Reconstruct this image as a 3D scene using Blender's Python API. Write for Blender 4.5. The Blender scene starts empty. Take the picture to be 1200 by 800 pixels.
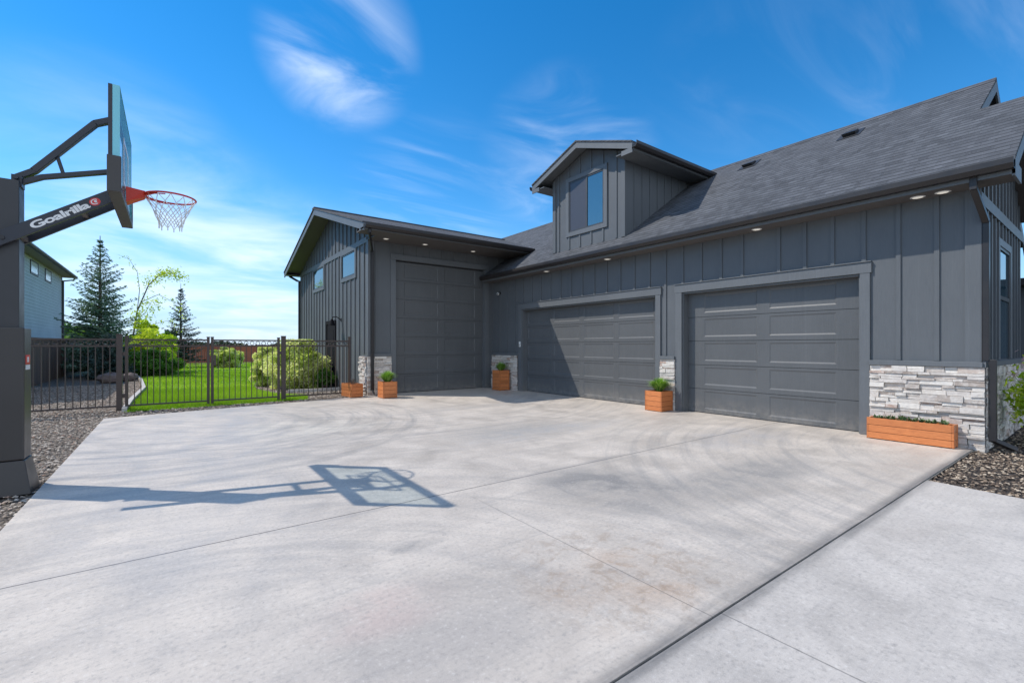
import bpy, math, random
import numpy as np
from mathutils import Vector, Matrix
R = math.radians
S = bpy.context.scene
COL = S.collection
random.seed(7)
RNG = np.random.default_rng(11)

# ---------------------------------------------------------------- camera
cam_d = bpy.data.cameras.new('camera'); cam = bpy.data.objects.new('camera', cam_d); COL.objects.link(cam)
cam_d.sensor_width = 36; cam_d.lens = 16.19; cam_d.shift_y = 0.0049
cam_d.clip_start = 0.05; cam_d.clip_end = 4000
cam.location = (0, 0, 1.35); cam.rotation_euler = (R(90), 0, R(-36.575))
S.camera = cam
S.render.resolution_x = 1024; S.render.resolution_y = 682
S.view_settings.view_transform = 'Standard'; S.view_settings.look = 'None'
S.view_settings.gamma = 1; S.view_settings.use_curve_mapping = False
S.view_settings.exposure = 0.44

# ---------------------------------------------------------------- sun and sky
SUN_TRAVEL = Vector((0.62, -0.57, -1.0))
sd = bpy.data.lights.new('sun', 'SUN'); sd.energy = 3.1; sd.angle = R(0.53); sd.color = (1.0, 0.94, 0.86)
sun = bpy.data.objects.new('sun', sd); COL.objects.link(sun)
sun.rotation_euler = SUN_TRAVEL.to_track_quat('-Z', 'Y').to_euler(); sun.location = (-20, 20, 30)
W = bpy.data.worlds.new('World'); S.world = W; W.use_nodes = True
wn, wl = W.node_tree.nodes, W.node_tree.links
for n in list(wn): wn.remove(n)
def N(tree, t, **kw):
    n = tree.nodes.new(t)
    for k, v in kw.items():
        if k == 'inp':
            for a, b in v.items(): n.inputs[a].default_value = b
        else: setattr(n, k, v)
    return n
WT = W.node_tree
out = N(WT, 'ShaderNodeOutputWorld'); bg = N(WT, 'ShaderNodeBackground', inp={'Strength': 0.15})
sky = N(WT, 'ShaderNodeTexSky'); sky.sky_type = 'NISHITA'; sky.sun_disc = False
sky.sun_elevation = R(49.9); sky.sun_rotation = R(-47.4); sky.altitude = 800; sky.air_density = 1.0; sky.dust_density = 0.0; sky.ozone_density = 2.5
hsv = N(WT, 'ShaderNodeHueSaturation', inp={'Hue': 0.497, 'Saturation': 1.38, 'Value': 1.0})
wl.new(sky.outputs[0], hsv.inputs['Color'])
geo = N(WT, 'ShaderNodeTexCoord')
sep = N(WT, 'ShaderNodeSeparateXYZ'); wl.new(geo.outputs['Generated'], sep.inputs[0])
def M(t, op, a, b=None, c=None):
    n = t.nodes.new('ShaderNodeMath'); n.operation = op
    for i, v in enumerate((a, b, c)):
        if v is None: continue
        if isinstance(v, (int, float)): n.inputs[i].default_value = v
        else: t.links.new(v, n.inputs[i])
    return n.outputs[0]
# cirrus: noise on a plane high above, gathered in a few patches of the sky
zc = M(WT, 'MAXIMUM', sep.outputs['Z'], 0.02); zc = M(WT, 'ADD', zc, 0.10)
px_ = M(WT, 'DIVIDE', sep.outputs['X'], zc); py_ = M(WT, 'DIVIDE', sep.outputs['Y'], zc)
cmb = N(WT, 'ShaderNodeCombineXYZ'); wl.new(px_, cmb.inputs[0]); wl.new(py_, cmb.inputs[1])
def cirrus(rot, sx, sy, scale, detail, dist, lo, hi, seed):
    mp = N(WT, 'ShaderNodeMapping'); mp.inputs['Rotation'].default_value = (0, 0, R(rot)); mp.inputs['Scale'].default_value = (sx, sy, 1)
    mp.inputs['Location'].default_value = (seed, seed * 1.7, 0)
    wl.new(cmb.outputs[0], mp.inputs[0])
    nz = N(WT, 'ShaderNodeTexNoise', inp={'Scale': scale, 'Detail': detail, 'Roughness': 0.55, 'Distortion': dist}); wl.new(mp.outputs[0], nz.inputs['Vector'])
    mr = N(WT, 'ShaderNodeMapRange', inp={'From Min': lo, 'From Max': hi}); mr.interpolation_type = 'SMOOTHSTEP'; wl.new(nz.outputs[0], mr.inputs[0])
    return mr.outputs[0]
def patch(d, c0, c1):
    v = Vector(d).normalized()
    dp = N(WT, 'ShaderNodeVectorMath', operation='DOT_PRODUCT'); wl.new(geo.outputs['Generated'], dp.inputs[0]); dp.inputs[1].default_value = v
    mr = N(WT, 'ShaderNodeMapRange', inp={'From Min': math.cos(R(c0)), 'From Max': math.cos(R(c1))}); mr.interpolation_type = 'SMOOTHSTEP'
    wl.new(dp.outputs['Value'], mr.inputs[0]); return mr.outputs[0]
c1 = cirrus(52, 0.9, 3.2, 1.1, 9, 1.2, 0.44, 0.82, 3.1)
c2 = cirrus(35, 1.0, 1.7, 1.7, 12, 1.0, 0.36, 0.84, 6.1)
c3 = cirrus(-50, 0.9, 1.3, 0.7, 9, 0.5, 0.34, 0.72, 5.5)
spots = [((0.30, 1.03, 0.65), 8.5, 1, 0.58, c2), ((0.80, 0.85, 0.46), 11, 3, 0.26, c2), ((1.12, 0.50, 0.62), 13, 2, 0.05, c1), ((1.3, 0.2, 0.60), 10, 2, 0.10, c1),
         ((0.50, 0.98, 0.34), 11, 2, 0.16, c1), ((0.02, 1.22, 0.20), 14, 2, 0.46, c3), ((0.28, 1.2, 0.14), 12, 2, 0.45, c3), ((-0.1, 1.25, 0.35), 12, 2, 0.25, c3), ((-0.7, -0.9, 0.8), 62, 20, 1.6, c3), ((0.4, -1.0, 0.3), 50, 10, 1.3, c3)]  # last two: unseen cloud bank added behind the camera to lift ambient light
acc = None
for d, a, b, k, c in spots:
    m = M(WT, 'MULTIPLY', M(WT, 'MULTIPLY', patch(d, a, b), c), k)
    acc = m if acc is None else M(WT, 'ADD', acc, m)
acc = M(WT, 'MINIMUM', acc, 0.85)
hz = N(WT, 'ShaderNodeMapRange', inp={'From Min': 0.30, 'From Max': -0.02, 'To Min': 0.0, 'To Max': 0.85}); hz.interpolation_type = 'SMOOTHSTEP'; wl.new(sep.outputs['Z'], hz.inputs[0])
mh = N(WT, 'ShaderNodeMix', data_type='RGBA'); wl.new(hz.outputs[0], mh.inputs[0]); wl.new(hsv.outputs[0], mh.inputs[6]); mh.inputs[7].default_value = (2.1, 3.3, 5.0, 1)
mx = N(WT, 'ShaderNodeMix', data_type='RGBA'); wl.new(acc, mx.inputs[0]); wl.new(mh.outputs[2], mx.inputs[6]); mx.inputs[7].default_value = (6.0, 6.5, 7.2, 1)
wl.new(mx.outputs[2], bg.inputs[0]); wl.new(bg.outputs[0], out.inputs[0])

# ---------------------------------------------------------------- helpers
class MB:
    """collects shapes; build() links them as one mesh object"""
    def __init__(s): s.v = []; s.f = []; s.r = []
    def face(s, pts, r=None):
        n = len(s.v); s.v += [tuple(p) for p in pts]; s.f.append(tuple(range(n, n + len(pts)))); s.r.append(random.random() if r is None else r)
    def hexa(s, p, r=None):   # 8 points: bottom 4 (ccw), top 4
        n = len(s.v); s.v += [tuple(q) for q in p]; r = random.random() if r is None else r
        for q in ((0, 3, 2, 1), (4, 5, 6, 7), (0, 1, 5, 4), (1, 2, 6, 5), (2, 3, 7, 6), (3, 0, 4, 7)):
            s.f.append(tuple(n + i for i in q)); s.r.append(r)
    def box(s, x0, x1, y0, y1, z0, z1, r=None):
        x0, x1 = min(x0, x1), max(x0, x1); y0, y1 = min(y0, y1), max(y0, y1); z0, z1 = min(z0, z1), max(z0, z1)
        s.hexa([(x0, y0, z0), (x1, y0, z0), (x1, y1, z0), (x0, y1, z0), (x0, y0, z1), (x1, y0, z1), (x1, y1, z1), (x0, y1, z1)], r)
    def slab(s, pts, t, r=None):   # polygon extruded straight down by t
        n = len(s.v); k = len(pts); r = random.random() if r is None else r
        s.v += [tuple(p) for p in pts] + [(p[0], p[1], p[2] - t) for p in pts]
        s.f.append(tuple(range(n, n + k))); s.r.append(r); s.f.append(tuple(n + k + i for i in reversed(range(k)))); s.r.append(r)
        for i in range(k):
            j = (i + 1) % k; s.f.append((n + i, n + k + i, n + k + j, n + j)); s.r.append(r)
    def prism(s, prof, axis, a0, a1):   # 2-D profile extruded along an axis
        def mk(p, a): return {'x': (a, p[0], p[1]), 'y': (p[0], a, p[1]), 'z': (p[0], p[1], a)}[axis]
        n = len(s.v); k = len(prof); s.v += [mk(p, a0) for p in prof] + [mk(p, a1) for p in prof]
        s.f.append(tuple(range(n, n + k))); s.f.append(tuple(n + k + i for i in reversed(range(k)))); s.r += [.5, .5]
        for i in range(k):
            j = (i + 1) % k; s.f.append((n + i, n + k + i, n + k + j, n + j)); s.r.append(.5)
    def tube(s, pts, rad, n=8, r=None, cap=True):
        r = random.random() if r is None else r
        pts = [Vector(p) for p in pts]; rads = rad if isinstance(rad, (list, tuple)) else [rad] * len(pts)
        base = len(s.v); up = None
        for i, p in enumerate(pts):
            d = (pts[min(i + 1, len(pts) - 1)] - pts[max(i - 1, 0)]).normalized()
            if up is None: up = Vector((0, 0, 1)) if abs(d.z) < .9 else Vector((1, 0, 0))
            a = d.cross(up).normalized(); b = a.cross(d).normalized(); up = b
            for j in range(n):
                t = 2 * math.pi * j / n; q = p + (a * math.cos(t) + b * math.sin(t)) * rads[i]; s.v.append(tuple(q))
        for i in range(len(pts) - 1):
            for j in range(n):
                k = (j + 1) % n; s.f.append((base + i * n + j, base + i * n + k, base + (i + 1) * n + k, base + (i + 1) * n + j)); s.r.append(r)
        if cap:
            s.f.append(tuple(base + j for j in reversed(range(n)))); s.f.append(tuple(base + (len(pts) - 1) * n + j for j in range(n))); s.r += [r, r]
    def bar(s, p, q, w, h, side=(0, 1, 0), r=None):   # rectangular bar from p to q; w along `side`
        p, q, sd_ = Vector(p), Vector(q), Vector(side); d = (q - p).normalized(); a = sd_.normalized() * w / 2; b = d.cross(sd_).normalized() * h / 2
        s.hexa([p - a - b, p + a - b, p + a + b, p - a + b, q - a - b, q + a - b, q + a + b, q - a + b], r)
    def arrays(s, V, F, Rr):
        n = len(s.v); s.v += [tuple(x) for x in V.tolist()]; s.f += [tuple(i + n for i in f) for f in F.tolist()]; s.r += Rr.tolist()
    def build(s, name, mat, parent=None, smooth=False, bevel=0, world=True):
        me = bpy.data.meshes.new(name); V = s.v
        o = bpy.data.objects.new(name, me); COL.objects.link(o)
        if parent is not None:
            o.parent = parent
            L = Vector((0, 0, 0)); q = parent
            while q is not None: L += q.location; q = q.parent
            if world: V = [(a - L.x, b - L.y, c - L.z) for a, b, c in V]
        me.from_pydata(V, [], s.f); me.materials.append(mat)
        at = me.attributes.new('rnd', 'FLOAT', 'FACE'); at.data.foreach_set('value', np.array(s.r, dtype=np.float32))
        if smooth: me.polygons.foreach_set('use_smooth', [True] * len(me.polygons))
        if bevel:
            b = o.modifiers.new('bevel', 'BEVEL'); b.width = bevel; b.segments = 2; b.limit_method = 'ANGLE'
        me.update(); return o
def tag(o, label=None, cat=None, group=None, kind=None):
    if label: o['label'] = label
    if cat: o['category'] = cat
    if group: o['group'] = group
    if kind: o['kind'] = kind
    return o
def thing(name, label, cat, loc=(0, 0, 0), group=None):
    o = bpy.data.objects.new(name, None); o.empty_display_size = .1; o.location = loc; COL.objects.link(o); return tag(o, label, cat, group)

# ---------------------------------------------------------------- materials
def new_mat(name):
    m = bpy.data.materials.new(name); m.use_nodes = True; t = m.node_tree
    b = t.nodes['Principled BSDF']; return m, t, b
def ramp(t, fac, stops):
    n = t.nodes.new('ShaderNodeValToRGB'); e = n.color_ramp.elements
    while len(e) < len(stops): e.new(.5)
    for i, (p, c) in enumerate(stops): e[i].position = p; e[i].color = tuple(c) + (1,)
    t.links.new(fac, n.inputs[0]); return n.outputs[0]
def coords(t, scale=(1, 1, 1), rot=(0, 0, 0)):
    g = t.nodes.new('ShaderNodeNewGeometry'); mp = t.nodes.new('ShaderNodeMapping'); mp.inputs['Scale'].default_value = scale; mp.inputs['Rotation'].default_value = rot
    t.links.new(g.outputs['Position'], mp.inputs[0]); return mp.outputs[0]
def noise(t, vec, scale, detail=5, rough=.55, dist=0):
    n = t.nodes.new('ShaderNodeTexNoise'); n.inputs['Scale'].default_value = scale; n.inputs['Detail'].default_value = detail; n.inputs['Roughness'].default_value = rough; n.inputs['Distortion'].default_value = dist
    t.links.new(vec, n.inputs['Vector']); return n.outputs[0]
def mixc(t, fac, a, b, mode='MIX'):
    n = t.nodes.new('ShaderNodeMix'); n.data_type = 'RGBA'; n.blend_type = mode
    for s_, v in ((0, fac), (6, a), (7, b)):
        if hasattr(v, 'links'): t.links.new(v, n.inputs[s_])
        elif s_ == 0: n.inputs[0].default_value = v
        else: n.inputs[s_].default_value = tuple(v) + (1,)
    return n.outputs[2]
def mapr(t, v, a, b, c=0, d=1):
    n = t.nodes.new('ShaderNodeMapRange'); n.interpolation_type = 'SMOOTHSTEP'
    for i, q in enumerate((a, b, c, d)): n.inputs[i + 1].default_value = q
    t.links.new(v, n.inputs[0]); return n.outputs[0]
def bump(t, b, h, strength=.3, dist=.01):
    n = t.nodes.new('ShaderNodeBump'); n.inputs['Strength'].default_value = strength; n.inputs['Distance'].default_value = dist
    t.links.new(h, n.inputs['Height']); t.links.new(n.outputs[0], b.inputs['Normal'])
def rnd_attr(t):
    a = t.nodes.new('ShaderNodeAttribute'); a.attribute_name = 'rnd'; return a.outputs['Fac']
def simple(name, col, rough=.5, metal=0, var=.15, vs=3, bs=0, bscale=60, stretch=(1, 1, 1), spec=.5, coat=0):
    m, t, b = new_mat(name); b.inputs['Roughness'].default_value = rough; b.inputs['Metallic'].default_value = metal; b.inputs['Specular IOR Level'].default_value = spec
    b.inputs['Coat Weight'].default_value = coat
    v = coords(t, stretch); n1 = noise(t, v, vs, 6, .6)
    c = ramp(t, n1, [(.25, [k * (1 - var) for k in col]), (.75, [min(1, k * (1 + var)) for k in col])]); t.links.new(c, b.inputs['Base Color'])
    rr = mapr(t, n1, .2, .8, max(0, rough - .08), min(1, rough + .1)); t.links.new(rr, b.inputs['Roughness'])
    if bs: bump(t, b, noise(t, v, bscale, 4), bs, .004)
    return m
def siding_mat(name, col, rough=.55, grain=.25):
    m, t, b = new_mat(name); b.inputs['Specular IOR Level'].default_value = .4
    v = coords(t, (22, 22, 1.1)); g = noise(t, v, 5, 6, .6, .4); v2 = coords(t); n2 = noise(t, v2, .9, 4); n3 = noise(t, coords(t, (3, 3, .5)), 2, 5)
    c = ramp(t, g, [(.2, [k * .86 for k in col]), (.8, [k * 1.12 for k in col])])
    c = mixc(t, mapr(t, n2, .35, .7, 0, .35), c, [min(1, k * 1.25 + .006) for k in col]); c = mixc(t, mapr(t, n3, .5, .8, 0, .25), c, [k * .8 for k in col])
    gz = t.nodes.new('ShaderNodeNewGeometry'); sz_ = t.nodes.new('ShaderNodeSeparateXYZ'); t.links.new(gz.outputs['Position'], sz_.inputs[0])
    du = M(t, 'MULTIPLY', mapr(t, sz_.outputs['Z'], .0, .4, .8, 0), mapr(t, noise(t, v2, 7, 6, .7), .35, .65, .1, .6)); c = mixc(t, du, c, (.26, .235, .205)); c = mixc(t, mapr(t, noise(t, coords(t, (14, 14, .35)), 1.0, 6, .7), .52, .8, 0, .35), c, [k * 1.5 for k in col])
    t.links.new(c, b.inputs['Base Color']); t.links.new(mapr(t, g, .2, .8, rough - .08, rough + .12), b.inputs['Roughness'])
    bump(t, b, g, grain, .003); return m
PAINT = (0.104, 0.113, 0.121)
m_siding = siding_mat('painted_siding', PAINT)
m_trim = siding_mat('painted_trim', (0.120, 0.129, 0.137), .5, .12)
m_door = siding_mat('garage_door_paint', (0.098, 0.102, 0.105), .42, .18)
m_soffit = simple('soffit_paint', (0.11, 0.10, 0.095), .6, var=.1)
m_gutter = simple('gutter_metal', (0.022, 0.019, 0.019), .42, var=.12, spec=.5)
m_black = simple('black_metal', (0.02, 0.02, 0.022), .35, var=.2, spec=.5)
m_matte = simple('matte_black_paint', (0.010, 0.010, 0.012), .85, var=.2, spec=.15)
m_bronze = simple('bronze_fence_metal', (0.058, 0.040, 0.034), .42, var=.2)
m_white = simple('white_plastic', (0.75, 0.75, 0.73), .4, var=.05)
m_lens = simple('frosted_lens', (0.86, 0.85, 0.80), .3, var=.03)
m_lens.node_tree.nodes['Principled BSDF'].inputs['Emission Color'].default_value = (1, .93, .82, 1); m_lens.node_tree.nodes['Principled BSDF'].inputs['Emission Strength'].default_value = .3
m_glassdark = simple('window_glass', (0.02, 0.03, 0.04), .03, var=.05, spec=1.0)
def glass_window(name, col, spec=1.0):
    m, t, b = new_mat(name); b.inputs['Base Color'].default_value = tuple(col) + (1,); b.inputs['Roughness'].default_value = .03; b.inputs['IOR'].default_value = 2.2; b.inputs['Specular IOR Level'].default_value = .6
    v = coords(t); bump(t, b, noise(t, v, 1.4, 2), .06, .02); return m
m_pane = glass_window('reflective_pane', (0.03, 0.07, 0.10))
m_screen = simple('insect_screen', (0.060, 0.060, 0.072), .35, var=.1, vs=200)
m_vinyl = simple('window_frame_vinyl', (0.05, 0.052, 0.055), .45, var=.1)
def stone_mat():
    m, t, b = new_mat('ledgestone'); b.inputs['Roughness'].default_value = .9; v = coords(t); r = rnd_attr(t)
    c = ramp(t, r, [(0, (.30, .24, .20)), (.12, (.46, .40, .35)), (.35, (.66, .61, .55)), (.55, (.48, .43, .39)), (.75, (.74, .69, .62)), (.88, (.60, .53, .46)), (.97, (.40, .27, .21))])
    t.nodes[c.node.name].color_ramp.interpolation = 'LINEAR'
    n = noise(t, v, 14, 8, .65, .5); n2 = noise(t, v, 60, 6, .7)
    c = mixc(t, mapr(t, n, .35, .75, 0, .55), c, (.80, .76, .70)); c = mixc(t, mapr(t, n2, .55, .8, 0, .5), c, (.28, .25, .23)); c = mixc(t, mapr(t, noise(t, v, 5, 3), .6, .8, 0, .35), c, (.42, .30, .24))
    t.links.new(c, b.inputs['Base Color']); bump(t, b, M(t, 'ADD', n, M(t, 'MULTIPLY', n2, .4)), .9, .012); return m
m_stone = stone_mat(); m_mortar = simple('stone_backing', (.13, .12, .115), .95, var=.2, vs=20)
def shingle_mat(name, along, pitch_z, base):
    m, t, b = new_mat(name); b.inputs['Roughness'].default_value = .92; b.inputs['Specular IOR Level'].default_value = .25
    g = t.nodes.new('ShaderNodeNewGeometry'); sp = t.nodes.new('ShaderNodeSeparateXYZ'); t.links.new(g.outputs['Position'], sp.inputs[0])
    cb = t.nodes.new('ShaderNodeCombineXYZ'); t.links.new(sp.outputs[along], cb.inputs[0]); zz = M(t, 'MULTIPLY', sp.outputs['Z'], .14 / pitch_z); t.links.new(zz, cb.inputs[1])
    def brick(w, off, seedcol):
        k = t.nodes.new('ShaderNodeTexBrick'); k.inputs['Scale'].default_value = 1; k.inputs['Brick Width'].default_value = w; k.inputs['Row Height'].default_value = .14; k.inputs['Mortar Size'].default_value = .006
        k.inputs['Mortar Smooth'].default_value = .3; k.offset = off; k.squash = 1.0; k.inputs['Color1'].default_value = (0, 0, 0, 1); k.inputs['Color2'].default_value = (1, 1, 1, 1); k.inputs['Mortar'].default_value = (.5, .5, .5, 1)
        t.links.new(cb.outputs[0], k.inputs['Vector']); return k
    k1 = brick(.23, .37, 0); k2 = brick(.13, .61, 0)
    n = noise(t, coords(t), 45, 5, .75); n2 = noise(t, coords(t), .8, 4)
    mixf = M(t, 'ADD', M(t, 'MULTIPLY', k1.outputs['Color'], .5), M(t, 'MULTIPLY', k2.outputs['Color'], .5))
    c = ramp(t, mixf, [(0, [q * .52 for q in base]), (.5, base), (1, [q * 1.5 for q in base])])
    c = mixc(t, mapr(t, n, .35, .75, 0, .5), c, [q * 1.7 for q in base]); c = mixc(t, mapr(t, n2, .4, .7, 0, .25), c, [q * .8 for q in base])
    saw = M(t, 'FRACT', M(t, 'DIVIDE', zz, .14))     # each course laps the one below
    jag = M(t, 'SUBTRACT', saw, M(t, 'MULTIPLY', k1.outputs['Color'], .06))
    edge = mapr(t, jag, .0, .24, 1, 0); c = mixc(t, M(t, 'MULTIPLY', edge, .92), c, [q * .22 for q in base])  # shadow line of each course painted in as a dark band
    t.links.new(c, b.inputs['Base Color'])
    hgt = M(t, 'ADD', M(t, 'MULTIPLY', saw, -1), M(t, 'MULTIPLY', mixf, .7)); hgt = M(t, 'ADD', hgt, M(t, 'MULTIPLY', n, .3)); bump(t, b, hgt, .8, .012); return m
m_roofA = shingle_mat('shingles_steep', 'Y', .0777, (.082, .086, .094))
m_roofB = shingle_mat('shingles_low', 'X', .0440, (.080, .080, .084))
def concrete_mat(name, cx_joints=(), cy_joints=(), seed=0, tone=(.535, .470, .400)):
    m, t, b = new_mat(name); b.inputs['Specular IOR Level'].default_value = .45
    g = t.nodes.new('ShaderNodeNewGeometry'); sp = t.nodes.new('ShaderNodeSeparateXYZ'); t.links.new(g.outputs['Position'], sp.inputs[0])
    v = coords(t); big = noise(t, v, .35, 4, .6, .5); mid = noise(t, v, 1.6, 8, .62, .6); fine = noise(t, v, 38, 6, .7); grit = noise(t, v, 260, 2, .6)
    sx = noise(t, coords(t, (.5, 7, 1)), 1.2, 8, .65, .3); sy = noise(t, coords(t, (5, .6, 1), (0, 0, R(48 + seed))), 1.0, 8, .65, .5)
    T = tone
    c = ramp(t, mid, [(.22, [k * .74 for k in T]), (.42, [k * .93 for k in T]), (.56, [k * 1.05 for k in T]), (.78, [k * 1.22 for k in T])])
    c = mixc(t, mapr(t, big, .42, .68, 0, .6), c, [k * 1.2 for k in T])
    m4 = noise(t, coords(t, (1, 1, 1), (0, 0, R(33))), 5.5, 9, .72, .9); c = mixc(t, mapr(t, m4, .48, .8, 0, .5), c, [k * .72 for k in T]); c = mixc(t, mapr(t, m4, .2, .45, .4, 0), c, [k * 1.25 for k in T])
    c = mixc(t, mapr(t, sx, .5, .80, 0, .45 if seed == 0 else .3), c, (.30, .28, .26)); c = mixc(t, mapr(t, sy, .5, .82, 0, .3), c, (.30, .28, .26))
    sz = noise(t, coords(t, (.7, 26, 1), (0, 0, R(-4))), 1.6, 9, .75, .1); c = mixc(t, mapr(t, sz, .48, .75, 0, .28), c, (.29, .28, .27)); c = mixc(t, mapr(t, sz, .2, .45, .35, 0), c, [k * 1.22 for k in T])
    # tyre arcs swinging into the doors
    def arcs(cx, cy, r0, r1, k):
        dx = M(t, 'SUBTRACT', sp.outputs['X'], cx); dy = M(t, 'SUBTRACT', sp.outputs['Y'], cy)
        rad = M(t, 'SQRT', M(t, 'ADD', M(t, 'MULTIPLY', dx, dx), M(t, 'MULTIPLY', dy, dy)))
        cb = t.nodes.new('ShaderNodeCombineXYZ'); t.links.new(M(t, 'MULTIPLY', rad, 3.2), cb.inputs[0]); t.links.new(M(t, 'MULTIPLY', M(t, 'ARCTAN2', dy, dx), .9), cb.inputs[1])
        a = noise(t, cb.outputs[0], 1.5, 8, .7, .15); a = mapr(t, a, .44, .66, 0, 1)
        win = M(t, 'MULTIPLY', mapr(t, rad, r0, r0 + .7), mapr(t, rad, r1 - .8, r1, 1, 0)); return M(t, 'MULTIPLY', M(t, 'MULTIPLY', a, win), k)
    for q in ((0.2, 9.6, .8, 4.6, .55), (8.4, -.4, 2.2, 6.4, .42), (4.2, 13.5, 4.0, 9.5, .34), (-.5, 1.0, 1.8, 5.2, .30)) if seed == 0 else (): c = mixc(t, arcs(*q), c, (.24, .235, .23))
    def blot(cx, cy, rx, ry, col, k, lo=.4, hi=.62):
        dx = M(t, 'DIVIDE', M(t, 'SUBTRACT', sp.outputs['X'], cx), rx); dy = M(t, 'DIVIDE', M(t, 'SUBTRACT', sp.outputs['Y'], cy), ry)
        d = M(t, 'ADD', M(t, 'MULTIPLY', dx, dx), M(t, 'MULTIPLY', dy, dy)); w = mapr(t, d, .0, 1.0, 1, 0)
        return mixc(t, M(t, 'MULTIPLY', M(t, 'MULTIPLY', w, mapr(t, mid, lo, hi, .25, 1)), k), c, col)
    c = blot(3.35, 3.05, .85, .95, (.17, .165, .16), .85); c = blot(4.4, 6.0, 1.6, .8, (.25, .24, .225), .6); c = blot(1.0, 1.9, 1.1, .5, (.27, .25, .235), .55); c = blot(4.6, 2.4, 1.9, .55, (.19, .185, .18), .75); c = blot(6.9, 3.5, 1.5, .7, (.30, .295, .30), .55)
    c = blot(2.25, 1.75, .5, .45, (.36, .23, .14), .5, .45, .56); c = blot(1.75, 1.9, .3, .3, (.38, .26, .17), .4); c = blot(.9, 2.3, .5, .3, (.46, .34, .30), .5); c = blot(1.35, 2.9, .26, .10, (.22, .21, .20), .8, .5, .62)
    rm = M(t, 'MULTIPLY', mapr(t, noise(t, v, 7, 8, .75, .5), .48, .62), mapr(t, M(t, 'ADD', M(t, 'POWER', M(t, 'SUBTRACT', sp.outputs['X'], 2.2), 2.0), M(t, 'POWER', M(t, 'SUBTRACT', sp.outputs['Y'], 1.85), 2.0)), 0, .7, .42, 0)); c = mixc(t, rm, c, (.25, .16, .09)); c = blot(5.0, 5.6, 2.2, .5, (.34, .34, .34), .5); c = blot(5.9, 8.8, 2.4, .35, (.30, .29, .28), .5); c = blot(1.8, 8.2, 1.4, 1.2, (.62, .58, .48), .3)
    c = mixc(t, mapr(t, fine, .50, .68, 0, .5), c, (.27, .25, .23)); c = mixc(t, mapr(t, fine, .30, .46, .45, 0), c, (.68, .64, .59)); sp2 = noise(t, v, 13, 5, .75); c = mixc(t, mapr(t, sp2, .6, .7, 0, .55), c, (.26, .24, .22)); c = mixc(t, mapr(t, grit, .58, .72, 0, .5), c, (.22, .20, .18)); c = mixc(t, mapr(t, grit, .28, .42, .4, 0), c, (.74, .71, .66)); dj = M(t, 'ABSOLUTE', M(t, 'SUBTRACT', sp.outputs['Y'], 1.25)); c = mixc(t, M(t, 'MULTIPLY', mapr(t, dj, 0, .11, 1, 0), mapr(t, sx, .3, .6, .25, .85)), c, (.13, .125, .12))
    spk = t.nodes.new('ShaderNodeTexVoronoi'); spk.inputs['Scale'].default_value = 3.4; t.links.new(v, spk.inputs['Vector']); c = mixc(t, mapr(t, spk.outputs['Distance'], .0, .022, 1, 0), c, (.12, .11, .10))
    # hairline crazing, faint
    vc = t.nodes.new('ShaderNodeTexVoronoi'); vc.feature = 'DISTANCE_TO_EDGE'; vc.inputs['Scale'].default_value = 1.1; dv = t.nodes.new('ShaderNodeVectorMath'); dv.operation = 'ADD'; nn = t.nodes.new('ShaderNodeTexNoise'); nn.inputs['Scale'].default_value = 3; t.links.new(v, nn.inputs['Vector'])
    t.links.new(v, dv.inputs[0]); t.links.new(nn.outputs['Color'], dv.inputs[1]); t.links.new(dv.outputs[0], vc.inputs['Vector']); c = mixc(t, M(t, 'MULTIPLY', mapr(t, vc.outputs['Distance'], 0, .012, 1, 0), mapr(t, big, .5, .7, 0, .3)), c, (.34, .33, .32))
    h = M(t, 'ADD', M(t, 'MULTIPLY', fine, .5), M(t, 'MULTIPLY', grit, .5))
    wob = M(t, 'MULTIPLY', M(t, 'SUBTRACT', mid, .5), .006)
    for ax, lst in (('X', cx_joints), ('Y', cy_joints)):
        for pos, wdt, k in lst:
            d = M(t, 'ABSOLUTE', M(t, 'ADD', M(t, 'SUBTRACT', sp.outputs[ax], pos), wob)); line = mapr(t, d, wdt * .5, wdt, 1, 0)
            line = M(t, 'MULTIPLY', line, k)
            if ax == 'X': line = M(t, 'MULTIPLY', line, mapr(t, sp.outputs['Y'], 2.9, 3.8, 1, .06))
            c = mixc(t, line, c, (.07, .065, .06)); h = M(t, 'SUBTRACT', h, M(t, 'MULTIPLY', line, 2.5))
            soft = mapr(t, d, 0, .16, 1, 0); c = mixc(t, M(t, 'MULTIPLY', M(t, 'MULTIPLY', soft, mapr(t, sx, .4, .7)), .28 * k), c, (.27, .26, .26))
    t.links.new(c, b.inputs['Base Color']); t.links.new(mapr(t, mid, .3, .7, .42, .68), b.inputs['Roughness']); bump(t, b, h, .35, .004); return m
m_conc = concrete_mat('driveway_concrete', [(2.18, .005, .5)], [(3.763, .007, 1), (6.52, .005, .55), (9.2, .005, .4)])
m_walk = concrete_mat('walkway_concrete', [(2.25, .006, .5)], [], 40, (.50, .455, .405))
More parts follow.
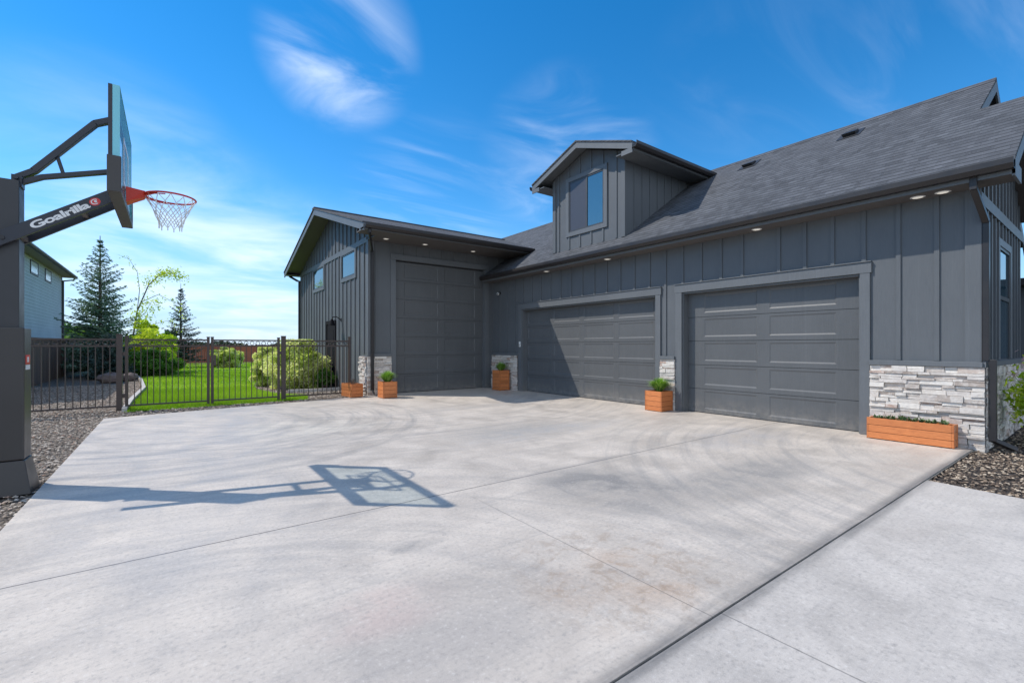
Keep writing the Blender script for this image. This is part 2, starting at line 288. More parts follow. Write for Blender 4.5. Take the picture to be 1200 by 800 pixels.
def ground_mat(name, c0, c1, scale, bs=.5, vor=0, bd=.02):
    m, t, b = new_mat(name); b.inputs['Roughness'].default_value = .95; v = coords(t); n = noise(t, v, scale, 8, .65); n2 = noise(t, v, scale * 14, 5, .7)
    c = ramp(t, M(t, 'ADD', M(t, 'MULTIPLY', n, .5), M(t, 'MULTIPLY', n2, .5)), [(.35, c0), (.65, c1)])
    if vor:
        k = t.nodes.new('ShaderNodeTexVoronoi'); k.inputs['Scale'].default_value = vor; t.links.new(v, k.inputs['Vector']); hs = t.nodes.new('ShaderNodeSeparateColor'); t.links.new(k.outputs['Color'], hs.inputs[0])
        c = mixc(t, .75, c, ramp(t, hs.outputs[0], [(0, [q * .45 for q in c0]), (.5, c0), (.8, c1), (1, [q * 1.35 for q in c1])])); c = mixc(t, mapr(t, k.outputs['Distance'], .35, .8, 0, .8), c, (.02, .018, .016)); bump(t, b, M(t, 'MULTIPLY', k.outputs['Distance'], -1), 1, bd)
    else: bump(t, b, n2, bs, bd)
    t.links.new(c, b.inputs['Base Color']); return m
m_gravel = ground_mat('gravel_ground', (.17, .135, .105), (.30, .25, .20), 1.2, vor=42, bd=.02)
m_lawn = ground_mat('lawn_soil_and_grass', (.14, .27, .015), (.22, .38, .028), .8, .8, 0, .03)
m_field = ground_mat('dry_field', (.10, .11, .05), (.16, .16, .08), .05, .3)
m_mulch = ground_mat('dark_mulch', (.045, .035, .03), (.10, .08, .065), 2, vor=50)
def attr_mat(name, stops, rough=.85, trans=0, tint=None, spec=.3):
    m, t, b = new_mat(name); b.inputs['Roughness'].default_value = rough; b.inputs['Specular IOR Level'].default_value = spec
    c = ramp(t, rnd_attr(t), stops); t.links.new(c, b.inputs['Base Color'])
    if trans:
        tr = t.nodes.new('ShaderNodeBsdfTranslucent'); mx_ = t.nodes.new('ShaderNodeMixShader'); mx_.inputs[0].default_value = trans
        c2 = mixc(t, 1.0, c, tint or (1, 1, .6), 'MULTIPLY'); t.links.new(c2, tr.inputs[0]); o_ = t.nodes['Material Output']
        t.links.new(b.outputs[0], mx_.inputs[1]); t.links.new(tr.outputs[0], mx_.inputs[2]); t.links.new(mx_.outputs[0], o_.inputs[0])
    return m
m_pebble = attr_mat('pebbles', [(0, (.10, .08, .065)), (.3, (.25, .20, .155)), (.6, (.38, .32, .26)), (.85, (.55, .48, .40)), (1, (.32, .18, .12))])
m_pebble_dark = attr_mat('mulch_chips', [(0, (.035, .027, .023)), (.4, (.13, .095, .07)), (.72, (.28, .21, .15)), (1, (.58, .48, .36))])
m_blade = attr_mat('grass_blades', [(0, (.16, .31, .015)), (.6, (.27, .46, .028)), (1, (.40, .56, .07))], .6, .45, (1.4, 1.3, .5))
m_spruce = attr_mat('spruce_needles', [(0, (.07, .15, .11)), (.5, (.21, .34, .27)), (1, (.46, .58, .46))], .7, .42)
m_spruce2 = attr_mat('dark_spruce_needles', [(0, (.035, .07, .07)), (.6, (.075, .13, .125)), (1, (.14, .20, .19))], .7, .25)
m_yellowg = attr_mat('yellow_green_leaves', [(0, (.22, .36, .02)), (.5, (.46, .60, .05)), (1, (.70, .76, .12))], .6, .55, (1.2, 1.2, .5))
m_green = attr_mat('green_leaves', [(0, (.05, .13, .02)), (.6, (.10, .23, .035)), (1, (.18, .32, .06))], .6, .42, (1.2, 1.2, .5))
m_varieg = attr_mat('variegated_leaves', [(0, (.26, .38, .04)), (.3, (.55, .66, .14)), (.65, (.76, .80, .34)), (1, (.92, .92, .62))], .6, .55, (1, 1, .7))
m_tuft = attr_mat('tuft_blades', [(0, (.12, .27, .04)), (.6, (.24, .44, .07)), (1, (.46, .60, .20))], .5, .3, (1.2, 1.2, .5))
m_succ = attr_mat('succulent_leaves', [(0, (.05, .09, .03)), (.5, (.12, .20, .08)), (.85, (.24, .30, .16)), (1, (.20, .06, .08))], .5, .1)
m_twig = attr_mat('dry_twigs', [(0, (.10, .07, .05)), (1, (.22, .16, .11))])
m_flower = attr_mat('pale_pink_petals', [(0, (.75, .45, .50)), (1, (.85, .75, .74))], .6, .2)
m_bark = simple('bark', (.13, .10, .08), .9, var=.35, vs=9, bs=.8, bscale=30, stretch=(1, 1, .3))
m_farleaf = attr_mat('far_treeline_leaves', [(0, (.03, .055, .03)), (1, (.07, .10, .05))], .9)
def wood_mat(name, a, b_, axis_scale, rough=.55):
    m, t, b = new_mat(name); b.inputs['Roughness'].default_value = rough; v = coords(t, axis_scale); g = noise(t, v, 6, 8, .65, .8); r = rnd_attr(t)
    c = ramp(t, g, [(.25, a), (.75, b_)]); c = mixc(t, mapr(t, r, .0, 1, 0, .45), c, [k * .6 for k in a]); t.links.new(c, b.inputs['Base Color']); bump(t, b, g, .35, .003); return m
m_cedar = wood_mat('stained_cedar', (.45, .135, .040), (.74, .265, .085), (2, 2, 16), .5)
m_fencewood = wood_mat('stained_fence_wood', (.30, .090, .048), (.46, .165, .09), (10, 10, 1), .8)
m_fencewood_dark = wood_mat('weathered_fence_wood', (.15, .080, .052), (.26, .145, .10), (10, 10, 1), .85)
m_soil = simple('potting_soil', (.035, .025, .02), .95, var=.3, vs=30, bs=1, bscale=80)
m_red = simple('red_rim_paint', (.55, .035, .02), .35, var=.1)
m_net = simple('white_net_cord', (.78, .78, .76), .7, var=.06)
m_polepaint = simple('powder_coat', (.040, .040, .044), .42, var=.2, bs=.15, bscale=300)
m_pad = simple('vinyl_pad', (.050, .045, .043), .42, var=.12, vs=2, bs=.12, bscale=90)
m_armpaint = simple('arm_powder_coat', (.020, .024, .036), .35, var=.15)
m_decal = simple('white_decal', (.82, .82, .82), .4, var=.03); m_decalred = simple('red_decal', (.70, .04, .04), .4, var=.05)
m_rock = simple('boulder_rock', (.17, .13, .12), .9, var=.35, vs=5, bs=1, bscale=14)
m_edging = simple('concrete_edging', (.48, .45, .42), .85, var=.15, vs=8, bs=.5, bscale=40)
m_vent = simple('vent_metal', (.03, .03, .032), .5, var=.1)
m_neigh = siding_mat('lap_siding', (.47, .50, .51), .65, .1)
m_neightrim = simple('neighbour_trim', (.06, .062, .065), .5)
m_neighsoff = simple('tan_soffit', (.30, .26, .20), .7)
m_skypane = simple('painted_sky_reflection', (.90, .92, .93), .12, var=.03, spec=.9)  # bright sky reflection in the neighbour windows, painted as near-white colour
def glassboard():
    m, t, b = new_mat('tempered_glass'); b.inputs['Base Color'].default_value = (.72, .93, .95, 1); b.inputs['Roughness'].default_value = .02; b.inputs['Transmission Weight'].default_value = 0
    tr = t.nodes.new('ShaderNodeBsdfTransparent'); tr.inputs[0].default_value = (.87, .925, .93, 1); gl = t.nodes.new('ShaderNodeBsdfGlossy'); gl.inputs['Roughness'].default_value = .02; fr = t.nodes.new('ShaderNodeMath'); fr.operation = 'MULTIPLY_ADD'; lw = t.nodes.new('ShaderNodeLayerWeight'); lw.inputs[0].default_value = .35; p4 = t.nodes.new('ShaderNodeMath'); p4.operation = 'POWER'; t.links.new(lw.outputs['Facing'], p4.inputs[0]); p4.inputs[1].default_value = 4; t.links.new(p4.outputs[0], fr.inputs[0]); fr.inputs[1].default_value = .45; fr.inputs[2].default_value = .03
    mx_ = t.nodes.new('ShaderNodeMixShader'); t.links.new(fr.outputs[0], mx_.inputs[0]); t.links.new(tr.outputs[0], mx_.inputs[1]); t.links.new(gl.outputs[0], mx_.inputs[2])
    t.links.new(mx_.outputs[0], t.nodes['Material Output'].inputs[0]); return m
m_glass = glassboard()
m_glassedge = simple('glass_edge', (.16, .58, .68), .15, var=.05, spec=.8)

# ---------------------------------------------------------------- ground
g = MB(); g.face([(-900, -900, -.075), (900, -900, -.075), (900, 900, -.075), (-900, 900, -.075)])
tag(g.build('ground', m_field), kind='structure')
g = MB(); g.face([(-30, -14, -.045), (8.6, -14, -.045), (8.6, 31, -.045), (-30, 31, -.045)])
tag(g.build('gravel_bed', m_gravel), kind='structure')
g = MB(); g.face([(6.1, -6, -.040), (22, -6, -.040), (22, 1.26, -.040), (6.1, 1.26, -.040)])
tag(g.build('mulch_bed', m_mulch), kind='structure')
LAWN = [(-.78, 12.62), (2.9, 12.86), (3.1, 13.9), (2.5, 14.8), (2.2, 16.6), (2.4, 18.8), (3.6, 20.2), (4.6, 23), (20, 30), (26, 45.5), (-2.5, 45.5), (-2.4, 40), (-1.9, 33), (-1.35, 29), (-.9, 24), (-.62, 19), (-.72, 15)]
g = MB(); g.face([(x, y, -.03) for x, y in LAWN]); tag(g.build('lawn', m_lawn), kind='structure')
g = MB(); g.slab([(-1.0, 1.254, 0), (8.9, 1.254, 0), (8.9, 12.9, 0), (4.5, 12.72, 0), (3.6, 12.32, 0), (-1.0, 11.5, 0)], .11)
tag(g.build('driveway', m_conc), kind='structure')
g = MB(); g.slab([(-1.0, -8, -.003), (5.2, -8, -.003), (6.16, 1.243, -.003), (-1.0, 1.243, -.003)], .11)
tag(g.build('walkway', m_walk), kind='structure')
g = MB(); g.face([(-1.0, 1.24, -.010), (8.6, 1.24, -.010), (8.6, 1.256, -.010), (-1.0, 1.256, -.010)]); tag(g.build('joint_filler', simple('joint_dirt', (.15, .14, .125), .95, var=.6, vs=12)), kind='structure')

def in_poly(x, y, P):
    ins = np.zeros(len(x), bool); j = len(P) - 1
    for i in range(len(P)):
        xi, yi = P[i]; xj, yj = P[j]; c = ((yi > y) != (yj > y)) & (x < (xj - xi) * (y - yi) / (yj - yi + 1e-12) + xi); ins ^= c; j = i
    return ins
OCT = np.array([(1, 0, 0), (0, 1, 0), (-1, 0, 0), (0, -1, 0), (0, 0, 1), (0, 0, -1), (.6, .6, .45), (-.6, .6, .45), (-.6, -.6, .45), (.6, -.6, .45)], float)
OF = np.array([(0, 6, 4), (6, 1, 4), (1, 7, 4), (7, 2, 4), (2, 8, 4), (8, 3, 4), (3, 9, 4), (9, 0, 4), (0, 1, 6), (1, 2, 7), (2, 3, 8), (3, 0, 9)])
def pebbles(name, label, x, y, size, zb, mat):
    k = len(x); a = RNG.uniform(0, 6.28, k); sc = size * RNG.uniform(.5, 1.35, k); V = OCT[None] * (1 + RNG.uniform(-.25, .25, (k, 10, 3)))
    V = V * np.stack([sc, sc * RNG.uniform(.55, 1, k), sc * RNG.uniform(.35, .7, k)], 1)[:, None, :]
    c, s_ = np.cos(a), np.sin(a); X = V[..., 0] * c[:, None] - V[..., 1] * s_[:, None]; Y = V[..., 0] * s_[:, None] + V[..., 1] * c[:, None]
    V = np.stack([X + x[:, None], Y + y[:, None], V[..., 2] + zb + RNG.uniform(-.004, .012, k)[:, None]], 2).reshape(-1, 3)
    F = (OF[None] + (np.arange(k) * 10)[:, None, None]).reshape(-1, 3); m = MB(); m.arrays(V, F, np.repeat(RNG.uniform(0, 1, k), 12))
    return tag(m.build(name, mat), label, 'gravel', kind='stuff')
def rnd_xy(n, x0, x1, y0, y1): return RNG.uniform(x0, x1, n), RNG.uniform(y0, y1, n)
x, y = rnd_xy(60000, -6.5, 4.3, 2.4, 13.2)
edge = np.where(x > -1, 11.5 + (x + 1) * .178, -1e9); k = ((x < -1.0) | (y > edge + .02)) & ((x - 0) * .596 + y * .803 > 2) & ~in_poly(x, y, LAWN) & (x > -1.2 * y + 2.0) 
k &= RNG.uniform(0, 1, len(x)) < np.where(y < 9, 1, .75)
pebbles('gravel', 'grey brown gravel beside the driveway', x[k], y[k], .020, -.035, m_pebble)
x, y = rnd_xy(30000, -6, -.6, 13, 22); k = ~in_poly(x, y, LAWN); pebbles('gravel', 'grey gravel behind the metal fence', x[k], y[k], .020, -.035, m_pebble)
x, y = rnd_xy(16000, 5.9, 12.5, -1.5, 1.24); k = (x > 6.17 - (1.23 - y) * .1) & ((y < 1.1) | (x < 8.5)); pebbles('mulch_chips', 'dark brown rock mulch by the house corner', x[k], y[k], .017, -.03, m_pebble_dark)
x, y = rnd_xy(2500, 2.3, 4.4, 13, 18); k = ~in_poly(x, y, LAWN); pebbles('gravel', 'gravel in the bed along the gable wall', x[k], y[k], .024, -.035, m_pebble)

def blades(x, y, h, w, lean=.5, zb=-.03):
    k = len(x); a = RNG.uniform(0, 6.28, k); hh = h * RNG.uniform(.6, 1.2, k); dx, dy = np.cos(a) * w, np.sin(a) * w; lx, ly = RNG.normal(0, lean, k) * hh, RNG.normal(0, lean, k) * hh
    V = np.zeros((k, 3, 3)); V[:, 0] = np.stack([x - dx, y - dy, np.full(k, zb)], 1); V[:, 1] = np.stack([x + dx, y + dy, np.full(k, zb)], 1); V[:, 2] = np.stack([x + lx, y + ly, zb + hh], 1)
    return V.reshape(-1, 3), np.arange(k * 3).reshape(k, 3), np.clip(RNG.normal(.42, .2, k) + .16 * np.sin(x * .9 + y * .35) + .12 * np.sin(y * 1.7 + x * .6), 0, 1)
m = MB()
for (n, x0, x1, y0, y1, h, w) in ((42000, -.9, 3.2, 12.6, 18, .06, .006), (26000, -2, 5, 18, 30, .07, .013), (14000, -3, 12, 30, 45.4, .07, .03)):
    x, y = rnd_xy(n, x0, x1, y0, y1); k = in_poly(x, y, LAWN); m.arrays(*blades(x[k], y[k], h, w))
tag(m.build('grass', m_blade), 'bright green mown grass of the back lawn', 'grass', kind='stuff')

# ---------------------------------------------------------------- house with garages
xA, yB, xB, yBN = 8.572, 12.62, 4.42, 21.0
yAS = 1.211
house = thing('house', 'dark grey board and batten garage wing with dormer, tall bay and pale stone base', 'house', (8.5, 12.6, 0))
HP = house
def bA(mb, y0, y1, z0, z1, d0, d1, r=None): mb.box(xA - d1, xA - d0, y0, y1, z0, z1, r)       # on the long garage front
def bB(mb, x0, x1, z0, z1, d0, d1, r=None): mb.box(x0, x1, yB - d1, yB - d0, z0, z1, r)       # on the tall bay front
def bG(mb, y0, y1, z0, z1, d0, d1, r=None): mb.box(xB - d1, xB - d0, y0, y1, z0, z1, r)       # on the tall bay gable side
def bS(mb, x0, x1, z0, z1, d0, d1, r=None): mb.box(x0, x1, yAS - d1, yAS - d0, z0, z1, r)     # on the south gable
D1, D2, DT = (6.24, 11.03), (2.51, 5.59), 2.47
EZ = 3.46   # soffit height of the long wing
m = MB()
for y0, y1 in ((yAS, D2[0]), (D2[1], D1[0]), (D1[1], yB)): bA(m, y0, y1, -.1, EZ + .02, -.22, 0)
for y0, y1 in (D1, D2): bA(m, y0, y1, DT, EZ + .02, -.22, 0)
bat = [4.339 + .415 * i for i in range(1, 20)] + [4.339, 3.694, 3.282, 2.878, 2.463, 2.045, 1.624]
for yb in bat:
    if yb > 12.4: continue
    ind = any(a - .16 < yb < b + .16 for a, b in (D1, D2)); bA(m, yb - .028, yb + .028, (DT + .165) if ind else 1.15, EZ - .01, -.005, .020)
bA(m, yAS - .022, 1.34, 1.07, EZ - .002, -.005, .026); m.build('front_wall', m_siding, HP)
for a, b in (D1, D2):
    m = MB(); bA(m, b + .002, b + .15, .004, DT + .0, -.004, .034); bA(m, a - .13, a - .002, .004, DT + .0, -.004, .034); bA(m, a - .15, b + .17, DT + .002, DT + .165, -.004, .038)
    bA(m, a - .15, b + .17, DT + .167, DT + .182, -.004, .055)
    for q, s_ in ((b, -1), (a, 1)): m.box(xA + .002, xA + .215, q + (.0 if s_ < 0 else -.02) - (.022 if s_ < 0 else 0) + .002, q + (.0 if s_ < 0 else .02), 0.004, DT - .002)
    m.box(xA + .002, xA + .215, a + .022, b - .022, DT - .03, DT - .003); m.build('door_trim', m_trim, HP, bevel=.003)
for y0, y1 in ((yAS - .045, D2[0] - .132), (D2[1] + .152, D1[0] - .132), (D1[1] + .152, yB - .003)): m = MB(); bA(m, y0, y1, 1.075, 1.145, -.003, .075); m.build('water_table', m_trim, HP, bevel=.003)


def ledge(mb, bx, u0, u1, z0, z1, back):
    bx(back, u0, u1, z0 - .08, z1, -.01, .028)
    z = z0 - .06
    while z < z1 - .01:
        h = random.choice((.035, .045, .055, .07, .085)); h = min(h, z1 - z)
        if z1 - z - h < .025: h = z1 - z
        u = u0
        while u < u1 - .005:
            w = random.uniform(.10, .38) if h < .07 else random.uniform(.12, .26); w = min(w, u1 - u)
            if u1 - u - w < .06: w = u1 - u
            d = random.uniform(.034, .085); r = random.random()
            if h > .05 and random.random() < .35:
                bx(mb, u + .002, u + w - .002, z + .002, z + h * .5 - .001, .01, d, r); bx(mb, u + .002, u + w - .002, z + h * .5 + .001, z + h - .002, .01, random.uniform(.038, .072), random.random())
            else: bx(mb, u + .002, u + w - .002, z + .002, z + h - .002, .01, d, r)
            u += w
        z += h
def rough(mb, a=.004):
    mb.v = [(x + random.uniform(-a, a), y + random.uniform(-a, a), z + random.uniform(-a, a) * .6) for x, y, z in mb.v]
for bx, u0, u1 in ((bA, yAS - .065, D2[0] - .135), (bA, D2[1] + .155, D1[0] - .135), (bA, D1[1] + .21, yB - .005), (bB, xB - .06, 5.06), (bG, yB + .01, 13.3), (bS, xA + .01, 12.35)):
    s_, bk = MB(), MB(); ledge(s_, bx, u0, u1, 0, 1.072, bk); rough(s_); st = s_.build('stone_veneer', m_stone, HP); bk.build('stone_backing', m_mortar, st)

def sectional_door(name, fx, a, b, n, sh, cols, pw, pos0, pitch):
    """fx(u, z, d) -> point; recessed panels with sloped edges in each section"""
    mb = MB(); dp, bv = .009, .024
    for i in range(n):
        z0, z1 = i * sh + .004, (i + 1) * sh - .004
        if i == 0: z0 = .012
        pz0, pz1 = i * sh + .085, (i + 1) * sh - .045
        us = [(pos0 + k * pitch, pos0 + k * pitch + pw) for k in range(cols)]
        q = lambda u0, u1, w0, w1, d=0: mb.face([fx(u0, w0, d), fx(u1, w0, d), fx(u1, w1, d), fx(u0, w1, d)], .5)
        q(a, b, z0, pz0); q(a, b, pz1, z1); e = a
        for u0, u1 in us:
            q(e, u0, pz0, pz1); e = u1
            A = [(u0, pz0), (u1, pz0), (u1, pz1), (u0, pz1)]; Bq = [(u0 + bv, pz0 + bv), (u1 - bv, pz0 + bv), (u1 - bv, pz1 - bv), (u0 + bv, pz1 - bv)]
            for k in range(4): l = (k + 1) % 4; mb.face([fx(*A[k], 0), fx(*A[l], 0), fx(*Bq[l], -dp), fx(*Bq[k], -dp)], .5)
            q(Bq[0][0], Bq[1][0], Bq[0][1], Bq[2][1], -dp)
        q(e, b, pz0, pz1)
        mb.face([fx(a, z1, 0), fx(b, z1, 0), fx(b, z1, -.03), fx(a, z1, -.03)]); mb.face([fx(a, z0, 0), fx(b, z0, 0), fx(b, z0, -.03), fx(a, z0, -.03)])
    o = mb.build(name, m_door, HP); bb = MB(); p, q2 = fx(a, .01, -.03), fx(b, n * sh, -.06); bb.box(p[0], q2[0], p[1], q2[1], .01, n * sh); bb.build('door_core', m_black, o)
    sb = MB(); p, q2 = fx(a, .0, .006), fx(b, .0, -.05); sb.box(p[0], q2[0], p[1], q2[1], .001, .014); sb.build('weather_seal', m_black, o); return o
fA = lambda u, z, d: (xA + .17 - d, u, z)
fB = lambda u, z, d: (u, yB + .10 - d, z)
tag(sectional_door('garage_door', fA, D1[0] + .022, D1[1] - .022, 5, .488, 4, 1.02, 6.42, 1.175), 'double garage door half in shadow')
tag(sectional_door('garage_door', fA, D2[0] + .022, D2[1] - .022, 5, .488, 2, 1.05, 2.885, 1.27), 'single garage door nearest the stone corner')
tag(sectional_door('garage_door', fB, 5.22, 8.23, 7, .545, 2, 1.10, 5.50, 1.33), 'tall garage door of the high bay')

# tall bay walls (front, gable side, back)
BZ = 4.33
m = MB()
bB(m, xB, 5.20, -.1, BZ + .05, -.2, 0); bB(m, 8.25, xA + .6, -.1, BZ + .05, -.2, 0); bB(m, 5.20, 8.25, 3.84, BZ + .05, -.2, 0); bB(m, xA + .6, 12.2, 3.0, BZ + .05, -.2, 0)
u = 4.62
while u < 9.4:
    ind = 5.0 < u < 8.45; bB(m, u - .024, u + .024, 4.02 if ind else (1.15 if u < 8.55 else 3.3), BZ - .003, -.004, .018); u += .415
m.build('bay_front_wall', m_siding, HP)
m = MB(); bB(m, 5.04, 5.198, .004, 3.838, -.004, .03); bB(m, 8.252, 8.40, .004, 3.838, -.004, .03); bB(m, 5.04, 8.40, 3.842, 4.0, -.004, .034); bB(m, xB - .02, 4.56, 1.15, BZ - .004, -.004, .028); bB(m, xB - .06, 5.036, 1.075, 1.145, -.003, .07)
for a, b in ((5.2, 5.218), (8.232, 8.25)): m.box(a, b, yB + .002, yB + .15, .003, 3.835)
m.build('bay_door_trim', m_trim, HP, bevel=.003)
BR = 16.3    # ridge line of the tall bay
RZ, EAZ = 5.97, 4.475
YF, YBK = 11.40, 21.32
sF = (RZ - EAZ) / (BR - YF); sK = (RZ - EAZ) / (YBK - BR)
zroofB = lambda y: RZ - (BR - y) * sF if y < BR else RZ - (y - BR) * sK
m = MB()
m.prism([(yB + .202, -.1), (yBN, -.1), (yBN, zroofB(yBN) - .14), (BR, RZ - .14), (yB + .202, zroofB(yB + .2) - .14)], 'x', xB, xB + .2); m.prism([(yB, BZ + .052), (yB + .2, BZ + .052), (yB + .2, zroofB(yB + .2) - .14), (yB, zroofB(yB) - .14)], 'x', xB, xB + .2)
wins = ((17.26, 18.66, 3.49, 4.22), (13.76, 15.05, 3.49, 4.22)); gd = (15.86, 16.80, 0, 2.12)
u = 12.98
while u < 20.9:
    hi = zroofB(u) - .16; segs = [(1.15 if u < 13.3 else .05, hi)]
    cut = [(4.255, 4.415)]
    for a, b, c, d in wins:
        if a - .12 < u < b + .12: cut.append((c - .12, d + .1))
    if gd[0] - .12 < u < gd[1] + .12: cut.append((0, gd[3] + .12))
    for c0, c1 in cut:
        ns = []
        for s0, s1 in segs:
            if c1 <= s0 or c0 >= s1: ns.append((s0, s1)); continue
            if c0 > s0: ns.append((s0, c0))
            if c1 < s1: ns.append((c1, s1))
        segs = ns
    for s0, s1 in segs: bG(m, u - .03, u + .03, s0, s1, -.004, .028)
    u += .405
m.box(xB + .202, 12.2, yBN - .2, yBN, -.1, 4.2); m.box(12.0, 12.2, yB, yBN - .2, -.1, 4.2)
m.build('bay_side_wall', m_siding, HP)
m = MB(); bG(m, yB - .018, yB + .12, 1.08, BZ - .01, -.004, .03); bG(m, yBN - .12, yBN + .01, .02, 4.1, -.004, .03); bG(m, yB + .122, yBN - .13, 4.26, 4.41, -.004, .03); m.build('belt_trim', m_trim, HP)
for i, (a, b, c, d) in enumerate(wins):
    w = MB(); t_ = .11
    bG(w, a - t_, a, c - t_, d + .035, -.003, .036); bG(w, b, b + t_, c - t_, d + .035, -.003, .036); bG(w, a, b, c - t_, c, -.003, .036); bG(w, a, b, d, d + .035, -.003, .036)
    o = w.build('window', m_trim, HP); o['label'] = ('small bay window farther from the driveway', 'small bay window nearer to the driveway')[i]
    w = MB(); k = .04
    bG(w, a + .002, a + k, c + .002, d - .002, -.003, .022); bG(w, b - k, b - .002, c + .002, d - .002, -.003, .022); bG(w, a + k, b - k, c + .002, c + k, -.003, .022); bG(w, a + k, b - k, d - k, d - .002, -.003, .022); w.build('frame', m_vinyl, o)
    w = MB(); bG(w, a + k, b - k, c + k, d - k, -.003, .008); w.build('pane', m_pane, o)
w = MB(); bG(w, gd[0] - .11, gd[0], 0, gd[3] + .11, -.003, .036); bG(w, gd[1], gd[1] + .11, 0, gd[3] + .11, -.003, .036); bG(w, gd[0], gd[1], gd[3], gd[3] + .11, -.003, .036); o = w.build('side_door', m_matte, HP); o['label'] = 'dark side door in the gable wall'
w = MB(); bG(w, gd[0] + .004, gd[1] - .004, .02, gd[3] - .004, -.003, .012)
for z0, z1 in ((.25, .9), (1.05, 1.9)): bG(w, gd[0] + .15, gd[1] - .15, z0, z1, .0, .018)
w.build('door_leaf', m_matte, o); w = MB(); w.tube([(xB - .012, gd[0] + .09, 1.0), (xB - .07, gd[0] + .09, 1.0), (xB - .07, gd[0] + .2, 1.0)], .012); w.build('handle', m_vent, o)

# tall bay roof
XR = 3.86
m = MB()
for ya, za, yb_, zb_ in ((YF, EAZ, BR, RZ), (BR, RZ, YBK, EAZ)): m.slab([(XR - .03, ya, za), (12.3, ya, za), (12.3, yb_, zb_), (XR - .03, yb_, zb_)], .035)
m.box(XR - .035, 12.3, BR - .13, BR + .13, RZ - .03, RZ + .012)
m.build('bay_roof', m_roofB, HP)
m = MB()
for ya, za, yb_, zb_ in ((YF + .01, EAZ, BR, RZ), (BR, RZ, YBK - .01, EAZ)): m.slab([(XR + .03, ya, za - .037), (9.6, ya, za - .037), (9.6, yb_, zb_ - .037), (XR + .03, yb_, zb_ - .037)], .11)
m.box(xB - .04, 9.35, YF + .03, yB - .002, BZ - .03, BZ - .002); m.box(XR + .03, xB - .041, YF + .03, YF + .62, BZ - .03, BZ - .002); m.box(XR + .03, xB - .04, YF + .60, YF + .619, BZ - .001, BZ + .2); m.box(XR + .03, 9.3, YBK - .4, YBK - .03, EAZ - .16, EAZ - .13)
m.build('bay_soffit', m_soffit, HP)
m = MB()
for ya, za, yb_, zb_ in ((YF + .0, EAZ, BR, RZ), (YBK - .0, EAZ, BR, RZ)):
    m.slab([(XR - .005, ya, za - .037), (XR + .028, ya, za - .037), (XR + .028, yb_, zb_ - .037), (XR - .005, yb_, zb_ - .037)], .19)
m.box(XR - .005, XR + .028, YF + .001, YF + .30, BZ - .045, EAZ - .14)
m.box(XR + .03, 9.30, YF + .0, YF + .028, BZ - .045, EAZ - .04)
m.build('bay_fascia', m_trim, HP)
def gutter(mb, axis, a0, a1, c, z, sgn):    # K-style trough
    prof = [(c, z), (c + sgn * .085, z), (c + sgn * .125, z + .055), (c + sgn * .125, z + .12), (c + sgn * .112, z + .12), (c + sgn * .112, z + .065), (c + sgn * .08, z + .012), (c, z + .012)]
    if axis == 'y': mb.prism(prof, 'y', a0, a1)
    else: mb.prism(prof, 'x', a0, a1)
m = MB(); gutter(m, 'x', XR + .01, 9.28, YF - .002, EAZ - .165, -1); m.build('bay_gutter', m_gutter, HP)
m = MB(); gutter(m, 'x', XR + .01, 9.28, YBK + .002, EAZ - .135, 1); m.build('bay_gutter', m_gutter, HP)
m = MB(); w_ = .07
m.bar((4.02, YF + .02, BZ - .02), (4.02, YF + .02, BZ - .12), .06, .08); m.bar((4.02, YF + .02, BZ - .1), (4.50, yB - .05, 3.98), .06, .08); m.box(4.46, 4.54, yB - .09, yB - .022, 1.14, 4.0); m.box(4.44, 4.52, yB - .15, yB - .075, .14, 1.16); m.bar((4.48, yB - .11, .16), (4.42, yB - .4, .06), .07, .055)
m.build('downspout', m_gutter, HP, bevel=.006)
m = MB(); m.bar((4.05, YBK - .02, EAZ - .15), (4.33, yBN - .02, EAZ - .38), .06, .08); m.box(4.33, 4.41, yBN - .1, yBN - .03, .1, EAZ - .36); m.build('downspout', m_gutter, HP)

# long wing roof (main ridge, lower south gable), soffit, fascia, gutter
XE, ZE, SL = 8.15, 3.648, .6667
RX = 11.91; RZA = ZE + SL * (RX - XE); RX2 = 10.33; RZ2 = ZE + SL * (RX2 - XE)
YR2, YR1, YN = .84, 1.456, 22.0
XBK = 2 * RX - XE; XB2 = 2 * RX2 - XE
m = MB()
m.slab([(XE, YR2, ZE), (RX2, YR2, RZ2), (RX2, YR1, RZ2), (XE, YR1, ZE)][::-1], .04)
m.slab([(RX2, YR2, RZ2), (XB2, YR2, ZE), (XB2, YR1 + .9, ZE), (RX2, YR1 + .9, RZ2)][::-1], .04)
m.slab([(XE, YR1, ZE), (RX, YR1, RZA), (RX, YN, RZA), (XE, YN, ZE)][::-1], .04)
m.slab([(RX, YR1, RZA), (XBK, YR1, ZE), (XBK, YN, ZE), (RX, YN, RZA)][::-1], .04)
m.build('wing_roof', m_roofA, HP)
m = MB(); m.prism([(RX - .14, RZA - .10), (RX, RZA + .008), (RX + .14, RZA - .10), (RX + .14, RZA - .085), (RX, RZA + .025), (RX - .14, RZA - .085)], 'y', YR1, YN); m.prism([(RX2 - .02, RZ2 - .02), (RX2, RZ2 + .016), (RX2 + .14, RZ2 - .08), (RX2 + .13, RZ2 - .10)], 'y', YR2, YR1); m.build('ridge_cap', m_roofA, HP)
m = MB()
m.box(XE + .03, xA - .002, YR2 + .03, yB - .003, EZ - .025, EZ - .001)                      # boxed eave
m.slab([(XE + .03, YR2 + .03, ZE - .042 + .02), (RX2, YR2 + .03, RZ2 - .042), (RX2, yAS - .003, RZ2 - .042), (XE + .03, yAS - .003, ZE - .042 + .02)], .03)
